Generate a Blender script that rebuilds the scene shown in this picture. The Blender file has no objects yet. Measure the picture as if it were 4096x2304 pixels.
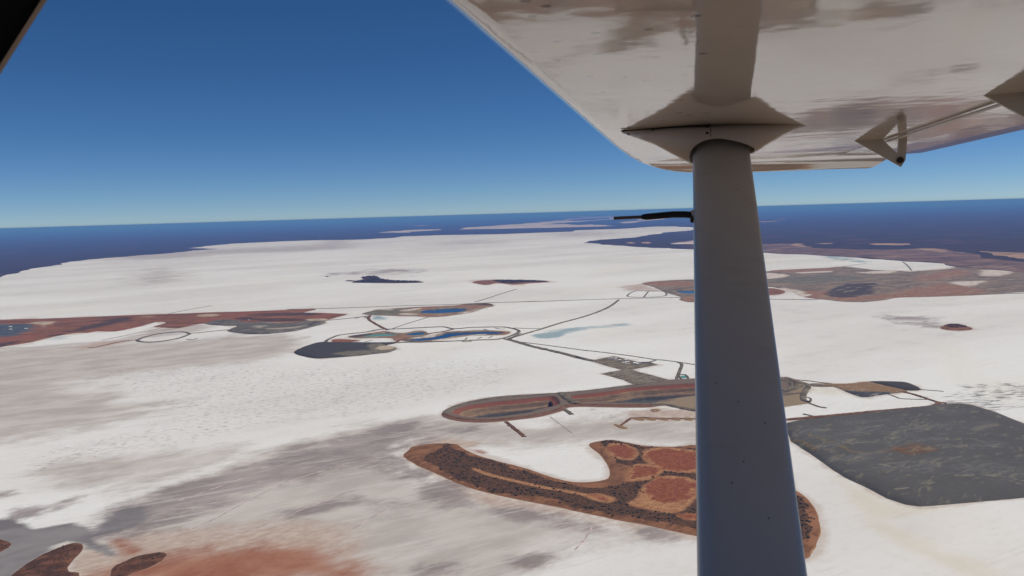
import bpy, bmesh, math, random
import numpy as np
from mathutils import Vector, Matrix
from mathutils.geometry import delaunay_2d_cdt

random.seed(7); np.random.seed(7)
SC = bpy.context.scene
COL = SC.collection

# ------------------------------------------------------------------ camera
FPX = 3154.0          # focal length in photograph pixels (4096 wide)
ALT = 600.0           # flying height above the salt, metres
def ray(px, py): return np.array([(px - 2048) / FPX, -(py - 1152) / FPX, -1.0])
def unit(v): return v / np.linalg.norm(v)
_u = unit(np.cross(ray(4096, 794), ray(0, 914)))          # horizon line -> up vector
if _u[1] < 0: _u = -_u
_f = np.array([0, 0, -1.0]); _f = unit(_f - _f.dot(_u) * _u)
RWC = np.array([np.cross(_f, _u), _f, _u])                  # world from camera
cam_data = bpy.data.cameras.new('camera')
cam_data.sensor_width = 36.0
cam_data.lens = 36.0 * FPX / 4096
cam_data.clip_start = 0.02
cam_data.clip_end = 600000
cam_data.dof.use_dof = True
cam_data.dof.focus_distance = 6.0
cam_data.dof.aperture_fstop = 20.0
cam = bpy.data.objects.new('camera', cam_data); COL.objects.link(cam)
cam.matrix_world = Matrix.Translation((0, 0, ALT)) @ Matrix(RWC.tolist()).to_4x4()
SC.camera = cam

# ------------------------------------------------------------------ sky, sun, exposure
SUN_EL, SUN_AZ = 56.0, 78.0
SUN_STRENGTH, SKY_STRENGTH = 3.9, 0.071
w = bpy.data.worlds.new('World'); SC.world = w; w.use_nodes = True
nt = w.node_tree; nt.nodes.clear()
sky = nt.nodes.new('ShaderNodeTexSky'); sky.sky_type = 'NISHITA'; sky.sun_disc = False
sky.sun_elevation = math.radians(SUN_EL); sky.sun_rotation = math.radians(SUN_AZ)
sky.altitude = 3000; sky.air_density = 0.7; sky.dust_density = 0.0; sky.ozone_density = 6.0
bg = nt.nodes.new('ShaderNodeBackground'); bg.inputs[1].default_value = SKY_STRENGTH
wo = nt.nodes.new('ShaderNodeOutputWorld')
hs = nt.nodes.new('ShaderNodeHueSaturation'); hs.inputs['Saturation'].default_value = 1.16
nt.links.new(sky.outputs[0], hs.inputs['Color']); nt.links.new(hs.outputs[0], bg.inputs[0]); nt.links.new(bg.outputs[0], wo.inputs[0])
sl = bpy.data.lights.new('sun', 'SUN'); sl.energy = SUN_STRENGTH; sl.angle = math.radians(0.53)
sl.color = (1.0, 0.95, 0.875)
so = bpy.data.objects.new('sun', sl); COL.objects.link(so)
_e, _a = math.radians(SUN_EL), math.radians(SUN_AZ)
so.rotation_euler = Vector((math.cos(_e) * math.sin(_a), math.cos(_e) * math.cos(_a), math.sin(_e))).to_track_quat('Z', 'Y').to_euler()
so.location = (0, 0, 900)
SC.view_settings.view_transform = 'Standard'; SC.view_settings.look = 'None'
SC.view_settings.exposure = 0.0; SC.view_settings.gamma = 1.0; SC.view_settings.use_curve_mapping = False
SC.cycles.use_denoising = True
SC.cycles.max_bounces = 6; SC.cycles.volume_bounces = 0
SC.cycles.sample_clamp_indirect = 6.0

# ------------------------------------------------------------------ small helpers
def tag(o, label=None, cat=None, group=None, kind=None):
    if label: o['label'] = label
    if cat: o['category'] = cat
    if group: o['group'] = group
    if kind: o['kind'] = kind
    return o

def lin(r, g, b, k=1.0):
    """displayed 0-255 colour -> linear albedo, scaled by k"""
    f = lambda c: (c / 12.92 if c <= 0.04045 else ((c + 0.055) / 1.055) ** 2.4)
    return (f(r / 255) * k, f(g / 255) * k, f(b / 255) * k, 1.0)

def ground(px, py, z=0.0):
    d = RWC @ ray(px, py); t = (z - ALT) / d[2]
    return np.array([d[0] * t, d[1] * t])

# frames: coordinates read off enlarged crops of the photograph
def fr(x0, y0, s): return lambda *p: [(x0 + x * s, y0 + y * s) for x, y in zip(p[0::2], p[1::2])]
W_ = fr(0, 0, 1.59006); A_ = fr(0, 800, .54348); B_ = fr(1100, 800, .54348); C_ = fr(2300, 760, .1941)
D_ = fr(2900, 760, .46447); E_ = fr(0, 1500, .55512); F_ = fr(1400, 1500, .55512); G_ = fr(2666, 1440, .59633)
H_ = fr(0, 1220, .31056); I_ = fr(800, 1220, .31056); J_ = fr(3000, 1480, .42547); K_ = fr(0, 2040, .34938)
L_ = fr(2500, 950, .31056); M_ = fr(1150, 1180, .3882); N_ = fr(2300, 1400, .1941); O_ = fr(1740, 1500, .41149)
Q2 = fr(2300, 1900, .1941); PX = fr(0, 0, 1.0)

def to_world(pts): return np.array([ground(x, y) for x, y in pts])

def smooth(P, n=4, closed=True):
    """Catmull-Rom subdivision of a polygon or polyline"""
    P = np.asarray(P); N = len(P); out = []
    idx = (lambda i: i % N) if closed else (lambda i: min(max(i, 0), N - 1))
    for i in range(N if closed else N - 1):
        a, b, c, d = P[idx(i - 1)], P[idx(i)], P[idx(i + 1)], P[idx(i + 2)]
        for k in range(n):
            t = k / n
            out.append(.5 * (2 * b + (c - a) * t + (2 * a - 5 * b + 4 * c - d) * t * t + (3 * b - a - 3 * c + d) * t ** 3))
    if not closed: out.append(P[-1])
    return np.array(out)

def spoly(pts, n=3): return smooth(to_world(pts), n)

def sdf(P, X, Y):
    """signed distance to polygon, positive inside"""
    X = np.asarray(X, float); Y = np.asarray(Y, float)
    d2 = np.full(X.shape, 1e30); ins = np.zeros(X.shape, bool)
    for i in range(len(P)):
        ax, ay = P[i]; bx, by = P[(i + 1) % len(P)]
        ex, ey = bx - ax, by - ay; L = ex * ex + ey * ey + 1e-12
        t = np.clip(((X - ax) * ex + (Y - ay) * ey) / L, 0, 1)
        d2 = np.minimum(d2, (X - ax - t * ex) ** 2 + (Y - ay - t * ey) ** 2)
        if ay != by:
            c = ((ay > Y) != (by > Y)) & (X < ex * (Y - ay) / (by - ay) + ax)
            ins ^= c
    return np.where(ins, 1, -1) * np.sqrt(d2)

def linedist(P, X, Y):
    d2 = np.full(np.shape(X), 1e30)
    for i in range(len(P) - 1):
        ax, ay = P[i]; ex, ey = P[i + 1] - P[i]; L = ex * ex + ey * ey + 1e-12
        t = np.clip(((X - ax) * ex + (Y - ay) * ey) / L, 0, 1)
        d2 = np.minimum(d2, (X - ax - t * ex) ** 2 + (Y - ay - t * ey) ** 2)
    return np.sqrt(d2)

def vnoise(x, y, seed=0):
    xi = np.floor(x).astype(np.int64); yi = np.floor(y).astype(np.int64)
    fx = x - xi; fy = y - yi; fx = fx * fx * (3 - 2 * fx); fy = fy * fy * (3 - 2 * fy)
    def h(a, b):
        v = (a * 374761393 + b * 668265263 + seed * 1442695041) & 0xFFFFFFFF
        v = ((v ^ (v >> 13)) * 1274126177) & 0xFFFFFFFF
        return ((v ^ (v >> 16)) & 0xFFFF) / 65535.0
    return (h(xi, yi) * (1 - fx) + h(xi + 1, yi) * fx) * (1 - fy) + (h(xi, yi + 1) * (1 - fx) + h(xi + 1, yi + 1) * fx) * fy

def fbm(x, y, scale, octaves=4, seed=0):
    s = 0; a = 1; t = 0
    for o in range(octaves):
        s = s + a * vnoise(x / scale, y / scale, seed + o * 17); t += a; a *= .5; scale /= 2.1
    return s / t - .5

def sstep(a, b, x):
    t = np.clip((x - a) / (b - a), 0, 1); return t * t * (3 - 2 * t)

def link_mesh(name, verts, faces, mat, parent=None, attrs=None, smooth_shade=False):
    me = bpy.data.meshes.new(name)
    me.from_pydata([tuple(map(float, v)) for v in verts], [], [tuple(map(int, q)) for q in faces])
    me.update()
    if attrs:
        for k, v in attrs.items():
            at = me.attributes.new(k, 'FLOAT', 'POINT'); at.data.foreach_set('value', np.asarray(v, np.float32))
    if mat: me.materials.append(mat)
    if smooth_shade:
        me.polygons.foreach_set('use_smooth', [True] * len(me.polygons))
    o = bpy.data.objects.new(name, me); COL.objects.link(o)
    if parent: o.parent = parent
    return o

# ------------------------------------------------------------------ materials
class NT:
    def __init__(s, name):
        s.m = bpy.data.materials.new(name); s.m.use_nodes = True; s.t = s.m.node_tree; s.t.nodes.clear()
        s.out = s.t.nodes.new('ShaderNodeOutputMaterial'); s.pos = s.n('ShaderNodeNewGeometry').outputs['Position']
        s.b = s.n('ShaderNodeBsdfPrincipled'); s.t.links.new(s.b.outputs[0], s.out.inputs['Surface'])
    def n(s, k): return s.t.nodes.new(k)
    def l(s, a, b): s.t.links.new(a, b)
    def val(s, sock, v):
        if hasattr(v, 'links') or isinstance(v, bpy.types.NodeSocket): s.l(v, sock)
        else: sock.default_value = v
    def math(s, op, a, b=0.0, c=None, clamp=False):
        n = s.n('ShaderNodeMath'); n.operation = op; n.use_clamp = clamp
        s.val(n.inputs[0], a); s.val(n.inputs[1], b)
        if c is not None: s.val(n.inputs[2], c)
        return n.outputs[0]
    def noise(s, scale, detail=5, rough=.55, stretch=None, rot=0.0, coord=None, dist=0.0):
        """scale in metres; stretch > 1 draws it out along direction rot"""
        mp = s.n('ShaderNodeMapping'); mp.vector_type = 'TEXTURE'
        s.l(coord or s.pos, mp.inputs[0])
        mp.inputs['Rotation'].default_value = (0, 0, rot)
        st = stretch or 1.0
        mp.inputs['Scale'].default_value = (scale * st, scale, scale)
        n = s.n('ShaderNodeTexNoise'); n.inputs['Scale'].default_value = 1.0
        n.inputs['Detail'].default_value = detail; n.inputs['Roughness'].default_value = rough
        n.inputs['Distortion'].default_value = dist
        s.l(mp.outputs[0], n.inputs['Vector']); return n.outputs[0]
    def step(s, v, lo, hi):
        n = s.n('ShaderNodeMapRange'); n.interpolation_type = 'SMOOTHSTEP'
        s.val(n.inputs['Value'], v); n.inputs['From Min'].default_value = lo; n.inputs['From Max'].default_value = hi
        return n.outputs[0]
    def mix(s, f, a, b):
        n = s.n('ShaderNodeMix'); n.data_type = 'RGBA'
        s.val(n.inputs[0], f); s.val(n.inputs[6], a); s.val(n.inputs[7], b); return n.outputs[2]
    def attr(s, name):
        n = s.n('ShaderNodeAttribute'); n.attribute_name = name; return n.outputs['Fac']
    def zone(s, name, nz, amp=.9, w=.12):
        """mask from a vertex attribute with a noise-broken edge"""
        a = s.attr(name)
        edge = s.math('POWER', s.math('MULTIPLY', s.math('MULTIPLY', a, s.math('SUBTRACT', 1.0, a)), 4.0, clamp=True), .6)
        v = s.math('ADD', a, s.math('MULTIPLY', s.math('MULTIPLY', s.math('SUBTRACT', nz, .5), amp * 3.0), edge))
        return s.step(v, .5 - w, .5 + w)
    def bump(s, h, strength, dist):
        n = s.n('ShaderNodeBump'); n.inputs['Strength'].default_value = strength; n.inputs['Distance'].default_value = dist
        s.l(h, n.inputs['Height']); s.l(n.outputs[0], s.b.inputs['Normal'])
    def done(s, col, rough=.9, spec=.1, metal=0.0):
        s.val(s.b.inputs['Base Color'], col); s.val(s.b.inputs['Roughness'], rough)
        s.b.inputs['Specular IOR Level'].default_value = spec; s.b.inputs['Metallic'].default_value = metal
        return s.m

STREAK = math.radians(31)

def make_salt():
    t = NT('salt_crust')
    big = t.noise(900, 5, .55, 3.0, STREAK); mid = t.noise(120, 8, .66, 2.0, STREAK); fine = t.noise(14, 7, .72, 2.0, STREAK)
    blot = t.noise(230, 9, .68, 1.3, STREAK, dist=.8); lines = t.noise(14, 5, .6, 22.0, STREAK - .05)
    c = t.mix(t.step(big, .38, .62), lin(220, 219, 215), lin(208, 205, 200))
    c = t.mix(t.math('MULTIPLY', t.math('MULTIPLY', t.step(mid, .5, .68), t.step(big, .42, .6)), .45), c, lin(184, 180, 177))
    c = t.mix(t.math('MULTIPLY', t.step(t.noise(420, 4, .5, 2.5, 1.1), .54, .7), .4), c, lin(214, 208, 194))
    c = t.mix(t.math('MULTIPLY', t.step(fine, .48, .68), .3), c, lin(192, 189, 185))
    c = t.mix(t.math('MULTIPLY', t.math('MULTIPLY', t.step(lines, .55, .64), t.step(blot, .42, .6)), .3), c, lin(184, 180, 176))
    nz = t.math('ADD', t.math('MULTIPLY', blot, .45), t.math('ADD', t.math('MULTIPLY', mid, .4), t.math('MULTIPLY', fine, .15)))
    g = t.zone('silt', nz, 1.2, .42)
    c = t.mix(g, c, t.mix(t.step(mid, .38, .62), lin(190, 182, 173), lin(171, 163, 154)))
    c = t.mix(t.math('MULTIPLY', t.math('MULTIPLY', g, t.step(lines, .54, .64)), .45), c, lin(198, 190, 185))
    tn = t.zone('sand', nz, 1.2, .3)
    c = t.mix(tn, c, t.mix(t.step(fine, .35, .65), lin(188, 172, 158), lin(168, 148, 134)))
    c = t.mix(t.math('MULTIPLY', t.zone('cream', nz, .8, .45), .55), c, lin(200, 191, 168))
    fg = t.math('MULTIPLY', t.zone('fringe', nz, 1.3, .4), .6)
    c = t.mix(fg, c, t.mix(t.step(fine, .4, .6), lin(190, 172, 152), lin(170, 156, 146)))
    fl = t.zone('fleck', mid, .5, .3)
    dash = t.step(t.noise(9, 3, .6, 2.6, .25), .565, .62)
    c = t.mix(t.math('MULTIPLY', t.math('MULTIPLY', fl, dash), .55), c, lin(116, 108, 104))
    white = t.math('MAXIMUM', t.step(t.noise(24, 6, .7, 3.2, STREAK - .2), .56, .64), t.step(lines, .57, .63))
    md = t.zone('mud', nz, 1.3, .26)
    mudc = t.mix(t.step(mid, .38, .62), lin(156, 145, 140), lin(132, 121, 117))
    mudc = t.mix(t.math('MULTIPLY', white, .55), mudc, lin(186, 178, 174))
    c = t.mix(t.math('MULTIPLY', md, .92), c, mudc)
    wt = t.zone('wet', nz, 1.0, .25)
    c = t.mix(wt, c, t.mix(t.step(mid, .38, .62), lin(136, 131, 128), lin(112, 107, 105)))
    rd = t.math('MULTIPLY', t.zone('red', nz, 1.0, .45), .92)
    c = t.mix(rd, c, t.mix(t.step(blot, .38, .62), lin(162, 114, 86), lin(138, 82, 54)))
    br = t.zone('brine', nz, .8, .3)
    c = t.mix(t.math('MULTIPLY', br, .85), c, lin(126, 150, 156))
    scr = t.math('MULTIPLY', t.zone('scratch', mid, 1.5, .3), t.step(t.noise(12, 4, .62, 4, .12), .49, .56))
    c = t.mix(t.math('MULTIPLY', scr, .85), c, lin(112, 110, 108))
    t.bump(fine, .25, 1.0)
    return t.done(c, .85, .15)

def make_soil(name, a, b, scale=40, zones=(), rough=.95, spec=.05, stretch=1.5, rot=STREAK, flecks=None, bump=.5):
    """mottled earth: two base colours, then attribute zones (attr, colour1, colour2, edge amp)"""
    t = NT(name)
    dk = lambda c: tuple(v * (.86 if v < .5 else .95) * w for v, w in zip(c[:3], (1.02, 1.0, .86 if c[0] > c[2] * 1.25 else 1.0))) + (1,)
    up = lambda c, k: tuple(v * k for v in c[:3]) + (1,)
    a, b = up(dk(a), 1.12), up(dk(b), .84); zones = [(z[0], up(dk(z[1]), 1.06), up(dk(z[2]), .92), z[3]) for z in zones]
    if flecks: flecks = (dk(flecks[0]), flecks[1], flecks[2])
    n1 = t.noise(scale, 6, .62, stretch, rot); n2 = t.noise(scale / 6, 5, .65, stretch, rot)
    f = t.step(t.math('ADD', t.math('MULTIPLY', n1, .6), t.math('MULTIPLY', n2, .4)), .43, .57)
    nn = t.math('ADD', t.math('MULTIPLY', n1, .7), t.math('MULTIPLY', n2, .3))
    c = t.mix(f, a, b)
    for zn, z1, z2, amp in zones:
        c = t.mix(t.zone(zn, nn, amp * 1.3, .2), c, t.mix(t.step(n2, .4, .6), z1, z2))
    if flecks:
        c = t.mix(t.math('MULTIPLY', t.step(t.noise(flecks[1], 4, .65, 2.5, rot + .5), .56, .64), flecks[2]), c, flecks[0])
    t.bump(n2, bump, scale / 12)
    return t.done(c, rough, spec)

M_SALT = make_salt()
M_SCRUB = make_soil('mulga_scrub', lin(62, 54, 44), lin(82, 64, 50), 700, [], stretch=2.5, rot=.1, flecks=(lin(118, 84, 66), 500, .5))
M_NEARSCRUB = make_soil('red_scrub', lin(118, 98, 84), lin(144, 124, 108), 60)
M_SHORE = make_soil('shore_clay', lin(132, 106, 92), lin(104, 86, 78), 220, [], stretch=3, rot=.05, flecks=(lin(176, 150, 134), 300, .5))
M_PANFAR = make_soil('far_salt', lin(205, 198, 192), lin(190, 178, 168), 700, stretch=3, rot=.1)
M_PANPINK = make_soil('far_clay_pan', lin(178, 148, 126), lin(156, 130, 112), 500, stretch=3, rot=.1)
M_ISLAND = make_soil('island_earth', lin(140, 100, 77), lin(126, 89, 68), 40, [
    ('veg', lin(80, 64, 53), lin(108, 78, 61), .6), ('beach', lin(178, 146, 120), lin(162, 124, 98), .5),
    ('rim', lin(176, 134, 102), lin(160, 114, 86), .5), ('pan', lin(146, 90, 68), lin(132, 78, 60), .6)])
M_REDLAND = make_soil('red_earth', lin(138, 94, 68), lin(121, 85, 63), 90, [
    ('bright', lin(148, 96, 74), lin(134, 88, 68), .7), ('dark', lin(84, 66, 54), lin(96, 74, 60), .9),
    ('slate', lin(64, 70, 78), lin(100, 108, 108), 1.0), ('pale', lin(190, 180, 168), lin(160, 140, 128), .9)], stretch=2.6, rot=.12, flecks=(lin(150, 118, 98), 40, .4))
M_NEARISL = make_soil('islet_earth', lin(112, 78, 63), lin(94, 67, 56), 22, [('dark', lin(78, 58, 49), lin(92, 66, 55), .9), ('pale', lin(170, 152, 136), lin(150, 132, 118), .6)])
M_GREYDUMP = make_soil('grey_spoil', lin(114, 108, 102), lin(98, 92, 86), 45, [
    ('dark', lin(76, 68, 64), lin(90, 80, 72), .6), ('pale', lin(176, 168, 158), lin(150, 144, 136), .9)], stretch=2.5, rot=.1, flecks=(lin(150, 145, 138), 25, .5))
M_DARKDUMP = make_soil('dark_spoil', lin(74, 71, 67), lin(82, 78, 73), 40, [
    ('pale', lin(128, 122, 112), lin(108, 102, 94), .7), ('cream', lin(188, 180, 166), lin(168, 158, 144), .5)], stretch=2, rot=.2)
M_BIGDUMP = make_soil('basalt_spoil', lin(90, 88, 83), lin(101, 98, 92), 70, [
    ('track', lin(122, 108, 90), lin(104, 94, 80), .5), ('rust', lin(122, 94, 76), lin(106, 86, 72), .9),
    ('pale', lin(110, 108, 102), lin(98, 96, 92), 1.0), ('line', lin(140, 134, 124), lin(122, 118, 110), .3)], stretch=2.4, rot=.35, flecks=(lin(142, 136, 124), 24, .4))
M_PAD = make_soil('gravel_pad', lin(128, 117, 105), lin(112, 102, 92), 25, [('tan', lin(150, 122, 96), lin(134, 108, 86), .6),
    ('dark', lin(74, 74, 76), lin(86, 84, 82), .4)], stretch=2, rot=.2, flecks=(lin(168, 164, 156), 16, .5))
M_MIXED = make_soil('mixed_flats', lin(142, 124, 111), lin(118, 107, 97), 95, [
    ('green', lin(108, 106, 96), lin(124, 116, 104), 1.3), ('redb', lin(154, 120, 100), lin(142, 108, 90), 1.2),
    ('dark', lin(80, 72, 70), lin(94, 82, 76), .7), ('pale', lin(205, 200, 194), lin(190, 180, 170), 1.2)], stretch=2.2, rot=.1, flecks=(lin(172, 162, 148), 45, .55))
M_ROAD = make_soil('road_gravel', lin(122, 114, 106), lin(104, 97, 90), 30)
M_ROADRED = make_soil('road_earth', lin(124, 92, 76), lin(108, 80, 66), 20)
M_RUT = make_soil('pale_track', lin(190, 182, 176), lin(176, 168, 164), 20)

def make_pit():
    t = NT('pit_rock')
    n1 = t.noise(30, 6, .65, 2, .1); n2 = t.noise(7, 5, .7)
    z = t.n('ShaderNodeSeparateXYZ'); t.l(t.pos, z.inputs[0])
    zz = t.math('ADD', z.outputs[2], t.math('MULTIPLY', t.math('SUBTRACT', n1, .5), 9.0))
    grey = t.mix(n2, lin(74, 78, 82), lin(112, 106, 98)); tan = t.mix(n2, lin(118, 98, 80), lin(164, 134, 106))
    red = t.mix(n1, lin(134, 84, 66), lin(120, 76, 60))
    strata = t.n('ShaderNodeMapping'); strata.vector_type = 'TEXTURE'; t.l(t.pos, strata.inputs[0])
    strata.inputs['Scale'].default_value = (60, 60, 3.0)
    sn = t.n('ShaderNodeTexNoise'); sn.inputs['Scale'].default_value = 1; sn.inputs['Detail'].default_value = 5; t.l(strata.outputs[0], sn.inputs[0])
    tan = t.mix(t.math('MULTIPLY', t.step(sn.outputs[0], .48, .66), .75), tan, lin(92, 80, 70))
    grey = t.mix(t.math('MULTIPLY', t.step(sn.outputs[0], .5, .7), .6), grey, lin(62, 66, 72))
    c = t.mix(t.step(zz, -33, -27), grey, tan)
    c = t.mix(t.step(zz, -10.5, -8.5), c, red)
    top = t.mix(t.step(n2, .4, .6), lin(110, 100, 90), lin(120, 99, 84))
    c = t.mix(t.zone('bank', n1, .3, .15), t.mix(t.step(z.outputs[2], -1.5, -.2), c, top), t.mix(n1, lin(126, 92, 74), lin(112, 86, 70)))
    c = t.mix(t.zone('tan', n1, .5, .2), c, t.mix(n2, lin(150, 132, 104), lin(128, 112, 92)))
    t.bump(n2, .8, 2.0)
    return t.done(c, .95, .05)
M_PIT = make_pit()

def make_water(name, col, rough=.12):
    t = NT(name)
    n = t.noise(5, 4, .6); t.bump(n, .35, .6)
    m = t.done(col, rough, .5); t.b.inputs['IOR'].default_value = 1.33
    return m
M_WATER = make_water('pit_water', (.004, .032, .105, 1))
M_WATERMID = make_water('pit_water_shallow', (.006, .06, .12, 1))
M_TEAL = make_water('tailings_water', lin(96, 142, 132), .4)

# ------------------------------------------------------------------ the setting: terrain builders
FRINGE = []    # outlines whose shore stains the salt
HOLES = []     # world polygons cut out of the lake bed (pits and ponds)

def terrain(name, pts, res, height, label, mat=M_PAD, bank=8.0, edge=2.0, edge_scale=40.0, rough=.4, n=3, zones=None, carve=(), hills=(), zfun=None, cat='ground', raw=None):
    """height field over a traced outline: a bank rises from the lake bed to an uneven top.
    zones: {attr: [(outline, softness)]};  carve: [(outline, depth, wall profile)] opens pits and ponds"""
    P = raw if raw is not None else (spoly(pts, n) if n > 1 else to_world(pts))
    if cat in ('island', 'mine', 'spoil heap', 'ground') and res < 10: FRINGE.append((P, min(45, 9 + res * 3.5) * (1.5 if cat == 'island' else .8)))
    lo, hi = P.min(0) - 3 * res, P.max(0) + 3 * res
    nx, ny = int((hi[0] - lo[0]) / res) + 2, int((hi[1] - lo[1]) / res) + 2
    X, Y = np.meshgrid(lo[0] + np.arange(nx) * res, lo[1] + np.arange(ny) * res)
    X = X + (np.random.rand(*X.shape) - .5) * res * .3; Y = Y + (np.random.rand(*Y.shape) - .5) * res * .3
    S = sdf(P, X, Y) + fbm(X, Y, edge_scale, 4, 3) * edge * 2
    Z = np.where(S > 0, height * (1 - np.exp(-np.maximum(S, 0) / bank * 1.6)), S * .35)
    top = sstep(0, bank, S)
    Z = Z + top * fbm(X, Y, edge_scale * 1.5, 5, 11) * rough * 2
    for (cx, cy), r, h in hills:
        q = ground(cx, cy); k = fbm(X, Y, r * .8, 4, 5)
        Z = Z + h * np.exp(-(((X - q[0]) / r) ** 2 + ((Y - q[1]) / r) ** 2) * (1 + k)) * top
    attrs = {}
    for zn, lst in (zones or {}).items():
        v = np.zeros(X.shape)
        for item in lst:
            if callable(item): v = np.maximum(v, item(X, Y, S)); continue
            o, soft = item[0], item[1]
            if len(item) == 3: s = item[2] - linedist(smooth(to_world(o), 3, False), X, Y)
            else: s = sdf(spoly(o, 3), X, Y)
            v = np.maximum(v, np.clip(.5 + s / (3.6 * soft), 0, 1))
        attrs[zn] = v
    for o, depth, prof in carve:
        Q = spoly(o, 3); HOLES.append(Q)
        s = sdf(Q, X, Y) + (fbm(X, Y, 25, 3, 8) * 3 if depth > 20 else 0)
        s = np.where(sdf(Q, X, Y) > -res, np.maximum(s, 0), 0)
        if prof is None: z = -depth * sstep(0, 12, s) * 1.0; Z = np.where(s > 0, Z * (1 - sstep(0, 12, s)) + z, Z)
        else: Z = np.where(s > 0, Z * (1 - sstep(0, 6, s)) + np.interp(s, prof[0], prof[1]) + fbm(X, Y, 18, 4, 9) * np.minimum(s * .15, 3), Z)
    if zfun: Z = zfun(X, Y, Z, S)
    idx = np.arange(nx * ny).reshape(ny, nx)
    keep = (S > -res * 2.2)
    q = keep[:-1, :-1] | keep[1:, :-1] | keep[:-1, 1:] | keep[1:, 1:]
    F = np.stack([idx[:-1, :-1][q], idx[:-1, 1:][q], idx[1:, 1:][q], idx[1:, :-1][q]], 1)
    used = np.unique(F); remap = np.full(nx * ny, -1); remap[used] = np.arange(len(used))
    V = np.stack([X.ravel(), Y.ravel(), Z.ravel()], 1)[used]
    o = link_mesh(name, V, remap[F], mat, attrs={k: v.ravel()[used] for k, v in attrs.items()}, smooth_shade=True)
    tag(o, label, cat, kind='structure')
    return o, (P, X, Y, Z, S, attrs)

def sheet(name, P, z, mat, label, cat, skirt=0.0, kind='structure'):
    """flat sheet from a world outline, with a low bank round it"""
    n = len(P)
    area = sum(P[i][0] * P[(i + 1) % n][1] - P[(i + 1) % n][0] * P[i][1] for i in range(n))
    if area < 0: P = P[::-1]
    V = [(p[0], p[1], z) for p in P]; F = [tuple(range(n))]
    if skirt:
        V += [(p[0], p[1], z - skirt) for p in P]
        F += [(i, i + n, (i + 1) % n + n, (i + 1) % n) for i in range(n)]
    return tag(link_mesh(name, V, F, mat), label, cat, kind=kind)

def fract(P, n=5, amp=.12, closed=True, seed=1):
    """break a coarse shoreline into irregular coves"""
    r = np.random.RandomState(seed); Q = []
    N = len(P)
    for i in range(N if closed else N - 1):
        a, b = P[i], P[(i + 1) % N]; L = np.linalg.norm(b - a); nn = np.array([-(b - a)[1], (b - a)[0]]) / (L + 1e-9)
        off = 0
        for k in range(n):
            t = k / n
            if k: off = .5 * off + r.randn() * amp * L / n * 2
            Q.append(a + (b - a) * t + nn * (off if k else 0))
    if not closed: Q.append(P[-1])
    return np.array(Q)

def road(name, pts, width, label, mat=M_ROAD, h=1.4, n=4, wob=.18, closed=False, cat='road', z0=0.0):
    """raised causeway: trapezoid section swept along a traced line, ragged shoulders"""
    P = smooth(to_world(pts), n, closed)
    seg = np.linalg.norm(np.diff(P, axis=0), axis=1).sum()
    m = int(min(400, max(12, seg / max(width * .8, 4))))
    d = np.concatenate([[0], np.cumsum(np.linalg.norm(np.diff(np.vstack([P, P[:1]]) if closed else P, axis=0), axis=1))])
    PP = np.vstack([P, P[:1]]) if closed else P
    s = np.linspace(0, d[-1], m); C = np.stack([np.interp(s, d, PP[:, 0]), np.interp(s, d, PP[:, 1])], 1)
    T = np.gradient(C, axis=0); T /= np.linalg.norm(T, axis=1)[:, None] + 1e-9
    Nn = np.stack([-T[:, 1], T[:, 0]], 1)
    r = np.random.RandomState(int(abs(C[0, 0]) * 7) % 9999)
    V = []; F = []
    for i in range(m):
        wl, wr = width / 2 * (1 + wob * r.randn()), width / 2 * (1 + wob * r.randn())
        for off, z in ((-(wl + h * 2), -.3), (-wl, h + .35), (-wl * .85, h), (wr * .85, h), (wr, h + .35), (wr + h * 2, -.3)):
            p = C[i] + Nn[i] * off; V.append((p[0], p[1], z0 + z))
    for i in range(m - 1):
        for k in range(5):
            a = i * 6 + k; F.append((a, a + 1, a + 7, a + 6))
    return tag(link_mesh(name, V, F, mat), label, cat, kind='structure')

# ------------------------------------------------------------------ far country
shore = (PX(-2600, 1500, -900, 1240, -300, 1148) + A_(0, 570, 170, 520, 330, 492, 460, 472, 640, 440, 800, 426, 1000, 410, 1200, 396, 1420, 372, 1590, 361,
         1480, 357, 1370, 355, 1500, 345, 1700, 322, 1950, 310, 2200, 300, 2500, 292) + B_(300, 296, 650, 290, 880, 278, 940, 268, 1250, 258, 1700, 250, 2200, 232)
         + C_(0, 832, 800, 805, 1150, 790, 1450, 765, 1700, 752, 2100, 750, 2420, 768, 2700, 782, 3000, 790, 2800, 805)
         + C_(2420, 825, 1900, 872, 1500, 930, 1250, 980, 900, 1005, 480, 1032, 180, 1092, 550, 1128, 950, 1146, 1200, 1168, 1800, 1196, 2420, 1222)
         + D_(300, 535, 700, 552, 1080, 577, 1500, 606, 1900, 632, 2010, 660, 2300, 690, 2700, 720, 3400, 780))
SW = fract(to_world(shore), 5, .10, False, 4)
FAR = 245000.0
far_edge = [np.array([FAR * math.sin(a), FAR * math.cos(a)]) for a in np.radians(np.linspace(100, -100, 41))]
SW = np.vstack([np.array([[-60000.0, 1500.0]]), SW, np.array([[60000.0, 5000.0]])])
sheet('scrubland', np.vstack([SW, np.array(far_edge)]), 4.0, M_SCRUB, 'flat dark scrubland reaching the horizon beyond the salt lake', 'land', 5.0)

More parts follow.
